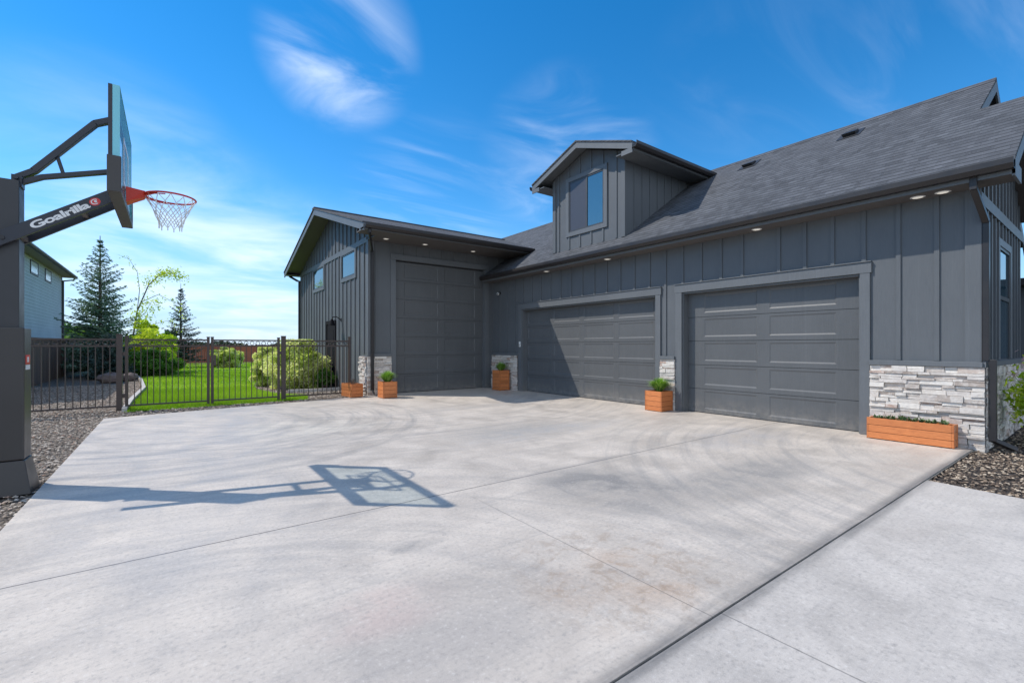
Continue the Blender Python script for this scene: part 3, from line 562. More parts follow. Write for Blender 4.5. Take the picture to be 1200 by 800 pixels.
m.slab([(RX2, YR2 + .03, RZ2 - .042), (XB2 - .03, YR2 + .03, ZE - .02), (XB2 - .03, yAS - .003, ZE - .02), (RX2, yAS - .003, RZ2 - .042)], .03)
m.slab([(RX2 + .3, YR1 + .03, RZ2 + .15), (RX, YR1 + .03, RZA - .045), (RX, 1.9, RZA - .045), (RX2 + .3, 1.9, RZ2 + .15)], .03)
m.slab([(RX, YR1 + .03, RZA - .045), (XBK - .1, YR1 + .03, ZE), (XBK - .1, 1.9, ZE), (RX, 1.9, RZA - .045)], .03)
m.build('soffit', m_soffit, HP)
m = MB()
m.box(XE, XE + .028, YR2 + .0, yB - .003, EZ - .027, ZE - .045)
def rake(mb, p, q, y0, y1, h): mb.slab([(p[0], y0, p[1]), (q[0], y0, q[1]), (q[0], y1, q[1]), (p[0], y1, p[1])], h)
rake(m, (XE + .002, ZE - .043), (RX2, RZ2 - .043), YR2 - .002, YR2 + .026, .19); rake(m, (RX2, RZ2 - .043), (XB2, ZE - .043), YR2 - .002, YR2 + .026, .19)
rake(m, (RX2 - .1, RZ2 - .1), (RX, RZA - .043), YR1 - .003, YR1 + .026, .19); rake(m, (RX, RZA - .043), (XBK, ZE - .043), YR1 - .003, YR1 + .026, .19)
m.box(XE + .0, xA + .1, YR2 + .0, YR2 + .027, EZ - .05, EZ + .14)
m.build('fascia', m_trim, HP)
m = MB(); gutter(m, 'y', YR2 + .0, yB - .03, XE - .002, ZE - .165, -1); m.build('gutter', m_gutter, HP)
xs_ = xA + .222; m = MB(); m.prism([(xs_, -.1), (12.38, -.1), (12.38, ZE + SL * (XB2 - 12.38) - .08), (RX2, RZ2 - .08), (xs_, ZE + SL * (xs_ - XE) - .08)], 'y', yAS, yAS + .2); m.prism([(xA, EZ + .022), (xA + .22, EZ + .022), (xA + .22, ZE + SL * (xA + .22 - XE) - .08), (xA, ZE + SL * (xA - XE) - .08)], 'y', yAS, yAS + .2)
u = 8.78
while u < 12.35:
    top = (ZE + SL * (u - XE) if u < RX2 else ZE + SL * (XB2 - u)) - .10
    if 9.80 < u < 11.07: seg = [(2.99, 3.22), (3.385, top)]
    else: seg = [(1.15, 3.22), (3.385, top)]
    for a, b in seg: bS(m, u - .026, u + .026, a, b, -.004, .024)
    u += .30
m.box(12.2, 12.38, yAS + .2, 8, -.1, 3.6); m.box(RX2 + .1, XBK - .4, 1.9, 2.0, 3.4, RZ2 - .2)
m.prism([(RX2 + .0, RZ2 - .25), (RX, RZA - .08), (XBK - .5, ZE + .25), (XBK - .5, -.1), (12.4, -.1), (12.4, RZ2 - .3)], 'y', 1.92, 2.0)
m.build('south_gable_wall', m_siding, HP)
m = MB(); bS(m, xA - .03, 12.36, 3.225, 3.38, -.004, .032); bS(m, xA - .024, xA + .11, 1.15, 3.222, -.004, .03); bS(m, xA - .05, 12.36, 1.075, 1.145, -.003, .075); m.build('south_gable_trim', m_trim, HP)
w = MB(); a, b, c, d = 9.95, 10.92, 1.16, 2.86
bS(w, a - .11, a, c, d + .11, -.003, .036); bS(w, b, b + .11, c, d + .11, -.003, .036); bS(w, a, b, d, d + .11, -.003, .036); o = w.build('window', m_trim, HP); o['label'] = 'tall window in the shaded south gable'
w = MB(); bS(w, a + .002, a + .045, c, d - .002, -.003, .024); bS(w, b - .045, b - .002, c, d - .002, -.003, .024); bS(w, a + .045, b - .045, 2.06, 2.12, -.003, .024); bS(w, a + .045, b - .045, d - .045, d - .002, -.003, .024); w.build('frame', m_vinyl, o)
w = MB(); bS(w, a + .045, b - .045, 2.12, d - .045, -.003, .008); w.build('pane', m_pane, o); w = MB(); bS(w, a + .045, b - .045, c, 2.06, -.003, .008); w.build('pane', m_pane, o)
m = MB(); m.box(xA - .12 + .09, xA + .06, yAS - .10, yAS - .035, 1.16, 2.98)
m.bar((XE + .02, 1.20, ZE - .13), (XE + .02, 1.20, ZE - .32), .07, .08); m.bar((XE + .02, 1.20, ZE - .30), (xA - .02, yAS - .07, 2.98), .07, .065); m.box(xA - .02, xA + .06, yAS - .165, yAS - .09, .12, 1.18)
m.bar((xA + .02, yAS - .12, .14), (xA + .16, yAS - .30, .03), .075, .06); m.build('downspout', m_gutter, HP, bevel=.006)
m = MB(); m.box(15.5, 19.0, -2.0, 1.915, -.1, 2.7); m.build('entry_wall', m_siding, HP)
m = MB(); m.box(15.1, 19.4, -2.4, 1.915, 2.705, 2.86); m.build('entry_roof', m_gutter, HP)
# small roof vents near the ridge
for (vy, vx) in ((5.55, 11.3), (3.45, 11.22)):
    zr = ZE + SL * (vx - XE); m = MB(); n_ = Vector((-SL, 0, 1)).normalized(); tdir = Vector((1, 0, SL)).normalized(); c = Vector((vx, vy, zr))
    def P(a, b, h): return c + tdir * a + Vector((0, b, 0)) + n_ * h
    m.hexa([P(-.22, -.2, .0), P(-.22, .2, .0), P(.22, .2, .0), P(.22, -.2, .0), P(-.22, -.2, .012), P(-.22, .2, .012), P(.22, .2, .012), P(.22, -.2, .012)])
    m.hexa([P(-.10, -.11, .012), P(-.10, .11, .012), P(.12, .11, .012), P(.12, -.11, .012), P(-.13, -.12, .085), P(-.13, .12, .085), P(.12, .11, .05), P(.12, -.11, .05)])
    m.build('roof_vent', m_vent, HP)

# dormer
dm = MB(); DY0, DY1, DC = 7.10, 9.60, 8.35
dtop = lambda y: 6.53 - abs(y - DC) * .355
dm.prism([(DY0, 3.85), (DY1, 3.85), (DY1, dtop(DY1) - .14), (DC, dtop(DC) - .14), (DY0, dtop(DY0) - .14)], 'x', xA, xA + .15)
for ys, s_ in ((DY0, 1), (DY1, -1)):
    dm.box(xA + .15, 12.0, ys, ys + s_ * .12, 3.9, dtop(ys) - .15)
    u = xA + .34
    while u < 11.6: dm.box(u - .025, u + .025, ys - s_ * .018, ys + s_ * .004, max(3.9, ZE + SL * (u - XE) - .05), dtop(ys) - .16); u += .30
wy0, wy1, wz0, wz1 = 7.74, 8.97, 4.38, 5.72
for u in (7.36, 7.78, 8.18, 8.58, 8.98, 9.38):
    top = dtop(u) - .16
    if wy0 - .12 < u < wy1 + .12: dm.box(xA - .02, xA + .004, u - .026, u + .026, 3.94, wz0 - .12); dm.box(xA - .02, xA + .004, u - .026, u + .026, wz1 + .12, top)
    else: dm.box(xA - .02, xA + .004, u - .026, u + .026, 3.94, top)
dm.box(xA - .028, xA + .004, DY0 - .018, DY0 + .10, 3.93, dtop(DY0) - .16); dm.box(xA - .028, xA + .004, DY1 - .10, DY1 + .018, 3.93, dtop(DY1) - .16)
dormer = dm.build('dormer', m_siding, HP); dormer['label'] = 'gabled dormer on the wing roof'
m = MB(); XF = 8.20; e0, e1 = 6.60, 10.10
for a, b in ((e0, DC), (DC, e1)): m.slab([(XF - .02, a, dtop(a)), (12.1, a, dtop(a)), (12.1, b, dtop(b)), (XF - .02, b, dtop(b))], .035)
m.build('dormer_roof', m_roofB, dormer)
m = MB()
for a, b in ((e0, DC), (DC, e1)):
    m.slab([(XF + .03, a + .01, dtop(a) - .037), (11.6, a + .01, dtop(a) - .037), (11.6, b - .01, dtop(b) - .037), (XF + .03, b - .01, dtop(b) - .037)], .07)
    m.slab([(XF, a, dtop(a) - .037), (XF + .028, a, dtop(a) - .037), (XF + .028, b, dtop(b) - .037), (XF, b, dtop(b) - .037)], .15)
m.box(XF + .03, 11.45, e0 + .002, e0 + .028, dtop(e0) - .19, dtop(e0) - .04); m.box(XF + .03, 11.45, e1 - .028, e1 - .002, dtop(e1) - .19, dtop(e1) - .04)
m.box(XF + .001, XF + .027, e0, e0 + .30, dtop(e0) - .26, dtop(e0) - .15); m.box(XF + .001, XF + .027, e1 - .30, e1, dtop(e1) - .26, dtop(e1) - .15)
m.box(XF + .03, 11.3, e0 + .03, DY0 - .02, dtop(e0) - .2, dtop(e0) - .18); m.box(XF + .03, 11.3, DY1 + .02, e1 - .03, dtop(e1) - .2, dtop(e1) - .18)
m.build('dormer_fascia', m_trim, dormer)
m = MB(); gutter(m, 'x', XF + .01, 11.5, e0 - .0, dtop(e0) - .15, -1); m.build('dormer_gutter', m_gutter, dormer); m = MB(); gutter(m, 'x', XF + .01, 11.5, e1 + .0, dtop(e1) - .15, 1); m.build('dormer_gutter', m_gutter, dormer)
w = MB()
for q in ((wy0 - .11, wy0, wz0 - .11, wz1 + .11), (wy1, wy1 + .11, wz0 - .11, wz1 + .11), (wy0, wy1, wz0 - .11, wz0), (wy0, wy1, wz1, wz1 + .11)): w.box(xA - .036, xA + .003, *q)
o = w.build('window_trim', m_trim, dormer)
w = MB(); my = 8.33
for q in ((wy0 + .002, wy0 + .04, wz0 + .002, wz1 - .002), (wy1 - .04, wy1 - .002, wz0 + .002, wz1 - .002), (my - .025, my + .025, wz0 + .04, wz1 - .04), (wy0 + .04, wy1 - .04, wz0 + .002, wz0 + .04), (wy0 + .04, wy1 - .04, wz1 - .04, wz1 - .002)): w.box(xA - .022, xA + .003, *q)
w.build('window_frame', m_vinyl, dormer)
w = MB(); w.box(xA - .006, xA + .003, wy0 + .04, my - .025, wz0 + .04, wz1 - .04); w.build('window_pane', m_pane, dormer)
w = MB(); w.box(xA - .014, xA + .003, my + .025, wy1 - .04, wz0 + .04, wz1 - .04); w.build('insect_screen', m_screen, dormer)

# downlights, camera, keypad, lantern: fixtures mounted on the house
def can(x, y, z, label):
    t = thing('recessed_light', label, 'light', (x, y, z), 'recessed lights under the eaves')
    m = MB(); n = 20; ro, ri = .085, .062
    for i in range(n):
        a, b = 2 * math.pi * i / n, 2 * math.pi * (i + 1) / n
        for r0, r1, z0, z1 in ((ro, ri, 0, -.006), ): m.face([(x + ro * math.cos(a), y + ro * math.sin(a), z - .001), (x + ro * math.cos(b), y + ro * math.sin(b), z - .001), (x + ri * math.cos(b), y + ri * math.sin(b), z - .008), (x + ri * math.cos(a), y + ri * math.sin(a), z - .008)], .5)
    m.build('trim_ring', m_white, t)
    m = MB(); m.face([(x + ri * math.cos(2 * math.pi * i / n), y + ri * math.sin(2 * math.pi * i / n), z - .006) for i in range(n)], .5); m.build('lens', m_lens, t)
zc_ = EZ - .026
for y, l in ((9.70, 'white recessed light in the eave above the shaded half of the double garage door'), (7.48, 'white recessed light in the eave above the sunlit half of the double garage door'), (3.99, 'white recessed light in the eave above the single garage door'),
             (1.79, 'left one of the close pair of recessed lights above the stone corner'), (1.53, 'right one of the close pair of recessed lights, nearest the roof corner')): can(8.39, y, zc_, l)
for x, l in ((4.75, 'recessed light in the tall bay soffit nearest the gable corner'), (5.92, 'middle recessed light in the soffit above the tall garage door'), (7.55, 'recessed light in the tall bay soffit nearest the lower wing')): can(x, 12.2, BZ - .031, l)
t = thing('security_camera', 'small white dome security camera under the eave in the inner corner', 'camera', (xA, 12.2, 3.05))
m = MB(); m.tube([(xA + .0, 12.2, 3.07), (xA - .05, 12.2, 3.07)], .045, 14); m.build('mount', m_black, t)
m = MB(); m.tube([(xA - .05, 12.2, 3.06), (xA - .09, 12.18, 3.045), (xA - .13, 12.15, 3.03)], [.03, .042, .034], 14); m.build('camera_head', m_white, t, smooth=True)
m = MB(); m.tube([(xA - .131, 12.149, 3.03), (xA - .138, 12.144, 3.028)], .022, 12); m.build('lens', m_black, t)
t = thing('door_keypad', 'small pale keypad on the trim left of the double garage door', 'keypad', (xA - .05, 11.1, 1.4))
m = MB(); m.box(xA - .058, xA - .035, 11.065, 11.135, 1.34, 1.5); m.build('housing', m_white, t, bevel=.006); m = MB()
for i in range(3):
    for j in range(3): m.box(xA - .062, xA - .057, 11.077 + j * .018, 11.087 + j * .018, 1.36 + i * .022, 1.372 + i * .022)
m.build('buttons', m_vent, t)
t = thing('wall_lantern', 'black barn style wall lantern beside the side door', 'lantern', (xB, 15.15, 2.1))
m = MB(); m.tube([(xB, 15.15, 2.2), (xB - .02, 15.15, 2.2)], .06, 14); m.tube([(xB - .02, 15.15, 2.2), (xB - .16, 15.15, 2.3), (xB - .28, 15.15, 2.28), (xB - .3, 15.15, 2.2)], .014); m.build('arm', m_matte, t)
m = MB(); m.tube([(xB - .3, 15.15, 2.22), (xB - .3, 15.15, 2.17), (xB - .3, 15.15, 2.02)], [.03, .05, .11], 16); m.build('shade', m_matte, t)

# ---------------------------------------------------------------- basketball hoop
hoop = thing('basketball_hoop', 'tall basketball hoop with dark square pole, glass backboard and red rim', 'basketball hoop', (-1.24, 6.33, 0))
m = MB(); m.box(-1.34, -1.14, 6.23, 6.43, -.05, 2.91); m.build('pole', m_polepaint, hoop, bevel=.006)
m = MB(); m.prism([(-1.395, .29), (-1.10, .29), (-1.10, 1.53), (-1.395, 1.53)], 'y', 6.19, 6.47); pd = m.build('pole_pad', m_pad, hoop, bevel=.012)
m = MB(); m.hexa([(-1.44, 6.14, -.03), (-1.045, 6.14, -.03), (-1.045, 6.52, -.03), (-1.44, 6.52, -.03), (-1.40, 6.185, .285), (-1.095, 6.185, .285), (-1.095, 6.475, .285), (-1.40, 6.475, .285)]); m.build('pad_skirt', m_pad, pd, bevel=.008)
m = MB(); m.box(-1.0995, -1.097, 6.24, 6.40, 1.18, 1.27); m.build('sticker', m_decalred, pd); m = MB(); m.box(-1.0995, -1.097, 6.24, 6.40, 1.13, 1.175); m.build('sticker_base', m_decal, pd); m = MB(); m.box(-1.0968, -1.096, 6.29, 6.35, 1.20, 1.25); m.build('sticker_mark', m_decal, pd)
A0, A1 = (-1.62, 2.085), (-.47, 2.887)
for yy, l in ((6.19, 'near'), (6.47, 'far')):
    m = MB(); m.bar((A0[0], yy, A0[1]), (A1[0], yy, A1[1]), .035, .115); o = m.build('lower_arm', m_armpaint, hoop, bevel=.004)
    if l == 'near': near_arm = o
    m = MB(); m.tube([(-1.24, yy - .03, 2.35), (-1.24, yy + .03, 2.35)], .02, 10); m.build('bolt', m_vent, hoop); m = MB(); m.tube([(-1.42, yy - .03, 2.225), (-1.42, yy + .03, 2.225)], .016, 10); m.build('bolt', m_vent, hoop)
for k in (.42, .80): m = MB(); px1, pz1 = A0[0] + (A1[0] - A0[0]) * k, A0[1] + (A1[1] - A0[1]) * k; m.box(px1 - .02, px1 + .02, 6.208, 6.452, pz1 - .05, pz1 - .01); m.build('arm_spacer', m_soffit, hoop)
yy = 6.33
m = MB(); m.bar((-1.175, yy, 2.955), (-1.053, yy, 3.045), .07, .05); m.bar((-1.06, yy, 3.04), (-.614, yy, 3.63), .07, .055); m.bar((-.62, yy, 3.625), (-.46, yy, 3.715), .07, .055); m.build('upper_arm', m_armpaint, hoop, bevel=.004)
m = MB(); m.bar((-1.16, yy, 2.905), (-.995, yy, 3.0), .055, .045); m.bar((-1.0, yy, 2.997), (-.46, yy, 3.175), .055, .045); m.bar((-.90, yy, 3.24), (-.85, yy, 3.05), .03, .03); m.build('middle_arm', m_armpaint, hoop, bevel=.004)
m = MB(); m.box(-1.20, -1.13, 6.27, 6.39, 2.86, 2.97); m.tube([(-1.165, 6.24, 2.94), (-1.165, 6.42, 2.94)], .018, 10); m.build('pivot_bracket', m_armpaint, hoop)
by0, by1, bz0, bz1 = 5.55, 7.12, 2.79, 3.745
m = MB(); fr_ = .055
m.box(-.455, -.425, by0, by0 + fr_, bz0, bz1); m.box(-.455, -.425, by1 - fr_, by1, bz0, bz1); m.box(-.455, -.425, by0 + fr_, by1 - fr_, bz1 - .035, bz1); m.box(-.455, -.425, by0 + fr_, by1 - fr_, bz0, bz0 + .07)
m.box(-.47, -.426, 6.17, 6.21, bz0 + .07, 3.25); m.box(-.47, -.426, 6.45, 6.49, bz0 + .07, 3.25); m.box(-.47, -.426, 6.21, 6.45, 3.19, 3.25); m.box(-.47, -.4255, 6.21, 6.45, bz0 + .07, bz0 + .30)
m.box(-.47, -.4258, 6.28, 6.38, 3.69, bz1 - .036)
bb_ = m.build('backboard', m_armpaint, hoop)
m = MB(); m.box(-.424, -.375, by0 + .003, by1 - .003, bz0 + .002, bz1 - .001); m.build('glass', m_glass, bb_)
m = MB(); e = .004
m.box(-.424, -.372, by0, by0 + .0025, bz0, bz1); m.box(-.424, -.372, by1 - .0025, by1, bz0, bz1); m.box(-.424, -.372, by0 + .0026, by1 - .0026, bz1 - .0008, bz1 + .002); m.build('glass_edge', m_glassedge, bb_)
m = MB(); ty0, ty1, tz0, tz1, tw = 6.33 - .305, 6.33 + .305, 2.98, 3.44, .04
for q in ((ty0, ty0 + tw, tz0, tz1), (ty1 - tw, ty1, tz0, tz1), (ty0 + tw, ty1 - tw, tz1 - tw, tz1), (ty0 + tw, ty1 - tw, tz0, tz0 + tw)): m.box(-.3745, -.3725, *q)
m.build('target_square', m_decal, bb_)
m = MB()
m.box(-.462, -.36, by0 - .03, by0 - .002, bz0 - .03, 3.09); m.box(-.462, -.36, by1 + .002, by1 + .03, bz0 - .03, 3.09); m.box(-.462, -.36, by0 - .002, by1 + .002, bz0 - .03, bz0 - .002); m.box(-.371, -.36, by0 - .002, by1 + .002, bz0 - .002, bz0 + .03)
m.build('edge_padding', m_pad, bb_, bevel=.006)
RC = Vector((.005, 6.33, 2.985)); rr_ = .2286
m = MB(); pts = [(RC.x + rr_ * math.cos(2 * math.pi * i / 40), RC.y + rr_ * math.sin(2 * math.pi * i / 40), RC.z) for i in range(41)]; m.tube(pts, .010, 8, cap=False)
m.hexa([(-.37, 6.24, 2.86), (-.22, 6.28, 2.94), (-.22, 6.38, 2.94), (-.37, 6.42, 2.86), (-.37, 6.22, 3.01), (-.215, 6.25, 3.0), (-.215, 6.41, 3.0), (-.37, 6.44, 3.01)])
for s_ in (-1, 1): m.bar((-.23, 6.33 + s_ * .04, 2.965), (-.12, 6.33 + s_ * .185, 2.98), .022, .02, (0, 0, 1))
m.tube([(RC.x + (rr_ - .016) * math.cos(a), RC.y + (rr_ - .016) * math.sin(a), RC.z - .016) for a in [math.pi * .55 + i * .12 for i in range(24)]], .006, 6)
rim = m.build('rim', m_red, hoop)
m = MB(); nk = 12; prof = [(0, .226), (.075, .185), (.14, .155), (.20, .132), (.255, .115), (.305, .108)]
def npt(i, lv): z, r_ = prof[lv]; a = 2 * math.pi * (i + .5 * (lv % 2)) / nk; w2 = .006 * math.sin(i * 2.3 + lv); return (RC.x + (r_ + w2) * math.cos(a), RC.y + (r_ + w2) * math.sin(a), RC.z - .01 - z + .006 * math.sin(i * 3.1 + lv))
for lv in range(5):
    for i in range(nk):
        m.tube([npt(i, lv), npt(i if lv % 2 == 0 else i + 1, lv + 1)], .0044, 5); m.tube([npt(i, lv), npt(i - 1 if lv % 2 == 0 else i, lv + 1)], .0044, 5)
for i in range(nk): a = npt(i, 5); m.tube([a, (a[0], a[1], a[2] - .03)], .005, 5)
m.build('net', m_net, rim)
# lettering on the near arm
def lettering(body, p, q, y, height, mat, parent, name):
    cu = bpy.data.curves.new('txt', 'FONT'); cu.body = body; cu.size = 1; cu.offset = .034; cu.extrude = .004; cu.space_character = .93
    to = bpy.data.objects.new('txt', cu); COL.objects.link(to); bpy.context.view_layer.update(); dg = bpy.context.evaluated_depsgraph_get(); me = bpy.data.meshes.new_from_object(to.evaluated_get(dg)); bpy.data.objects.remove(to)
    V = np.array([v.co[:] for v in me.vertices]); x0, x1 = V[:, 0].min(), V[:, 0].max(); y0 = 0; y1 = .7
    p, q = Vector(p), Vector(q); d = (q - p); L_ = d.length; d.normalize(); up = Vector((-d.y, d.x))
    mb = MB(); 
    for v in V: 
        a = (v[0] - x0) / (x1 - x0) * L_; b = (v[1]) / .72 * height; c = v[2] * .3
        mb.v.append((p.x + d.x * a + up.x * b, y - .001 - c * .5 - .001, p.y + d.y * a + up.y * b))
    for po in me.polygons: mb.f.append(tuple(po.vertices)); mb.r.append(.5)
    bpy.data.meshes.remove(me); return mb.build(name, mat, parent)
ad = Vector((A1[0] - A0[0], A1[1] - A0[1])).normalized(); au = Vector((-ad.y, ad.x))
base = Vector((-1.24, 2.35)) - au * .030
lettering('Goalrilla', base + ad * .225, base + ad * .720, 6.1725, .062, m_decal, near_arm, 'lettering')
m = MB(); c = base + ad * .775 + au * .03
def disc(mb, c, ra, rb, y, n=24, a0=0, a1=2 * math.pi, ri=0):
    for i in range(n):
        t0, t1 = a0 + (a1 - a0) * i / n, a0 + (a1 - a0) * (i + 1) / n
        P_ = lambda t, r: c + ad * (ra * r * math.cos(t)) + au * (rb * r * math.sin(t)); q = [P_(t0, ri), P_(t0, 1), P_(t1, 1), P_(t1, ri)]
        mb.face([(v.x, y, v.y) for v in q])
disc(m, c, .046, .036, 6.1715); m.build('emblem', m_decalred, near_arm); m = MB(); disc(m, c, .034, .026, 6.1705, 18, .5, 5.2, .72); disc(m, c + ad * .006, .012, .012, 6.1702, 10); m.build('emblem_mark', m_decal, near_arm)

# ---------------------------------------------------------------- plants
def leafquads(C, nrm_scale, size, aspect=.5, flat=0):
    """C: (n,3) centres; random oriented leaf quads"""
    n = len(C); d = RNG.normal(0, 1, (n, 3)); d[:, 2] *= (1 - flat); d /= np.linalg.norm(d, axis=1)[:, None]; e = RNG.normal(0, 1, (n, 3)); e -= (e * d).sum(1)[:, None] * d; e /= np.linalg.norm(e, axis=1)[:, None]
    s_ = (size * RNG.uniform(.6, 1.3, n))[:, None]; a = d * s_; b = e * s_ * aspect
    V = np.stack([C - a, C + b * 1.0 - a * .1, C + a, C - b * 1.0 - a * .1], 1).reshape(-1, 3); F = np.arange(n * 4).reshape(n, 4); return V, F
def bush(name, label, loc, rx, ry, h, n, size, mat, clumps=40, zc=.5, aspect=.5, group=None, cat='shrub', stemn=14, skirt=.25):
    t = thing(name, label, cat, loc, group)
    cd = RNG.normal(0, 1, (clumps, 3)); cd /= np.linalg.norm(cd, axis=1)[:, None]; cd[:, 2] = np.where(RNG.uniform(0, 1, clumps) < .38, -np.abs(cd[:, 2]) * .75, np.abs(cd[:, 2])); cr = RNG.uniform(.55, .95, clumps)
    C = cd * cr[:, None] * np.array([rx, ry, h * (1 - zc * .55)]) + np.array([0, 0, h * .38])
    k = RNG.integers(0, clumps, n); off = RNG.normal(0, 1, (n, 3)); off /= np.linalg.norm(off, axis=1)[:, None]; off *= (RNG.uniform(0, 1, n) ** .45)[:, None]; cs = RNG.uniform(.18, .34, clumps) * min(rx, ry)
    P_ = C[k] + off * cs[k][:, None] * np.array([1.1, 1.1, .9]); P_[:, 2] = np.where(P_[:, 2] < .02, RNG.uniform(.02, .3 * h, n), np.minimum(P_[:, 2], h * 1.05))
    V, F = leafquads(P_, 0, size, aspect); V += np.array(loc); cl = RNG.uniform(0, 1, clumps); m = MB(); m.arrays(V, F, np.clip(cl[k] * .55 + RNG.uniform(0, .5, n), 0, 1)); m.build('foliage', mat, t)
    m = MB()
    for i in range(stemn): c = C[i % clumps]; m.tube([loc, (loc[0] + c[0] * .35, loc[1] + c[1] * .35, loc[2] + c[2] * .5), (loc[0] + c[0] * .7, loc[1] + c[1] * .7, loc[2] + c[2] * .85)], [.012, .008, .003], 5)
    m.build('stems', m_bark, t); return t
def spruce(label, loc, h, r, mat, seed, dens=1.0, base=.12, pw=.85, gap=0):
    rs = np.random.default_rng(seed); t = thing('spruce_tree', label, 'tree', loc); m = MB(); tr = MB()
    tr.tube([(loc[0], loc[1], loc[2] + h * k) for k in (0, .3, .6, 1.03)], [.022 * h, .016 * h, .009 * h, .002 * h], 8); tr.build('trunk', m_bark, t)
    br = MB(); P0, D0, S0, R0 = [], [], [], []
    z = base * h
    while z < h * .985:
        f = (z - base * h) / (h * (1 - base)); L = r * (1 - f) ** pw * rs.uniform(.8, 1.1) * (1 if f < .93 else .6) + .02; nb = int(round((9 if f < .7 else 7) * dens)); a0 = rs.uniform(0, 6.28)
        for b in range(nb):
            a = a0 + 6.283 * b / nb + rs.uniform(-.3, .3); l = L * rs.uniform(.6, 1.12); el = -.22 + .80 * f + rs.uniform(-.2, .2); d = np.array([math.cos(a), math.sin(a), 0]); sd_ = np.array([-d[1], d[0], 0]); pts = []; bz = z + rs.uniform(-.15, .15) * (1 - .7 * f); tone = rs.uniform(0, .5)
            ns = max(3, int(l / .13))
            for i in range(ns + 1):
                q = i / ns; p = d * l * q + np.array([0, 0, bz + l * (q * el + .22 * q * q)]); pts.append(p + np.array(loc))
                if q < .12: continue
                tw = .34 * (1 - q * .75) * min(1.2, l) * rs.uniform(.7, 1.2) + .03
                for s_ in (-1, 1, 0):
                    dd = d * (.75 if s_ else 1) + sd_ * s_ * .75 + np.array([0, 0, rs.uniform(-.25, .15)]); kk = max(2, int(tw / .07)) if s_ else 2
                    if rs.uniform() < .1: continue
                    for j in range(kk):
                        u_ = (j + .6) / kk; P0.append(pts[-1] + dd * tw * u_ * (1 if s_ else .4) + rs.normal(0, .02, 3)); D0.append(dd + rs.normal(0, .35, 3)); S0.append(.070 * (1.1 - .3 * u_) * (1 - .45 * f)); R0.append(tone + .5 * rs.uniform() * (.5 + .5 * q))
            if l > .25: br.tube([tuple(pts[0]), tuple(pts[len(pts) // 2]), tuple(pts[-1])], [.012 * l + .004, .008 * l + .003, .003], 4)
        z += h * .030 * rs.uniform(.8, 1.2) * (1 + gap * (rs.uniform() < .3))
    C = np.array(P0); d = np.array(D0); d /= np.linalg.norm(d, axis=1)[:, None]; n = len(C); S_ = np.array(S0)[:, None]
    V, F, Rr = [], [], []
    for rep in range(2):
        e = rs.normal(0, 1, (n, 3)); e -= (e * d).sum(1)[:, None] * d; e /= np.linalg.norm(e, axis=1)[:, None]
        a = d * S_ * 1.25; b = e * S_ * .38; V.append(np.stack([C - a, C + b, C + a, C - b], 1).reshape(-1, 3)); F.append(np.arange(n * 4).reshape(n, 4) + rep * n * 4); Rr.append(np.clip(R0, 0, 1))
    m.arrays(np.concatenate(V), np.concatenate(F), np.concatenate(Rr)); m.build('crown', mat, t); br.build('branches', m_bark, t); return t
spruce('large blue green spruce left of the lawn beyond the metal fence', (-2.62, 28.6, -.05), 6.35, 1.95, m_spruce, 3, 1.45, .05, .9, .15)
spruce('slim dark spruce at the far end of the lawn', (.55, 37.0, -.05), 5.35, 1.35, m_spruce2, 9, .9, .10, 1.0, .6)
spruce('low dark spruce in shade behind the left metal fence panel', (-2.1, 26.0, -.05), 1.9, .95, m_spruce2, 14, 1.0, .04, .7)
bush('juniper_shrub', 'broad bright green shrub with feathery top at the lawn edge', (-.95, 29.6, -.05), 1.55, 1.3, 2.2, 16000, .085, m_yellowg, 46, aspect=.35)
bush('juniper_shrub', 'darker green spreading shrub in front of the feathery one', (-.75, 27.3, -.05), 1.2, 1.0, 1.15, 9000, .075, m_green, 30, aspect=.35)
bush('golden_shrub', 'tall yellow green shrub behind the large spruce', (-1.2, 31.5, -.05), 1.4, 1.1, 2.75, 9000, .09, m_yellowg, 26, aspect=.4)
bush('variegated_shrub', 'large cream and green shrub against the tall bay wall', (3.42, 16.4, -.03), .92, .9, 1.52, 30000, .045, m_varieg, 110, aspect=.55)
bush('variegated_shrub', 'narrower cream and green shrub behind the gate post', (2.72, 18.0, -.03), .48, .5, 1.35, 15000, .048, m_varieg, 60, aspect=.55)
bush('variegated_shrub', 'small round pale shrub near the far red brown fence', (2.95, 35.0, -.03), .95, .8, 1.25, 8000, .09, m_varieg, 44, aspect=.55)
bush('low_shrub', 'small dark green shrub at the foot of the side door', (4.0, 15.6, -.03), .36, .4, .62, 2600, .045, m_green, 16, aspect=.5)
bush('distant_tree', 'pale green rounded tree just above the neighbour fence line', (-5.4, 50, 0), 3.0, 2.4, 3.1, 4000, .2, m_green, 26, aspect=.5, cat='tree')
bush('distant_tree', 'low leafy tree between the two spruces', (-.9, 52, 0), 2.6, 2.0, 2.5, 4000, .2, m_green, 30, aspect=.5, cat='tree')
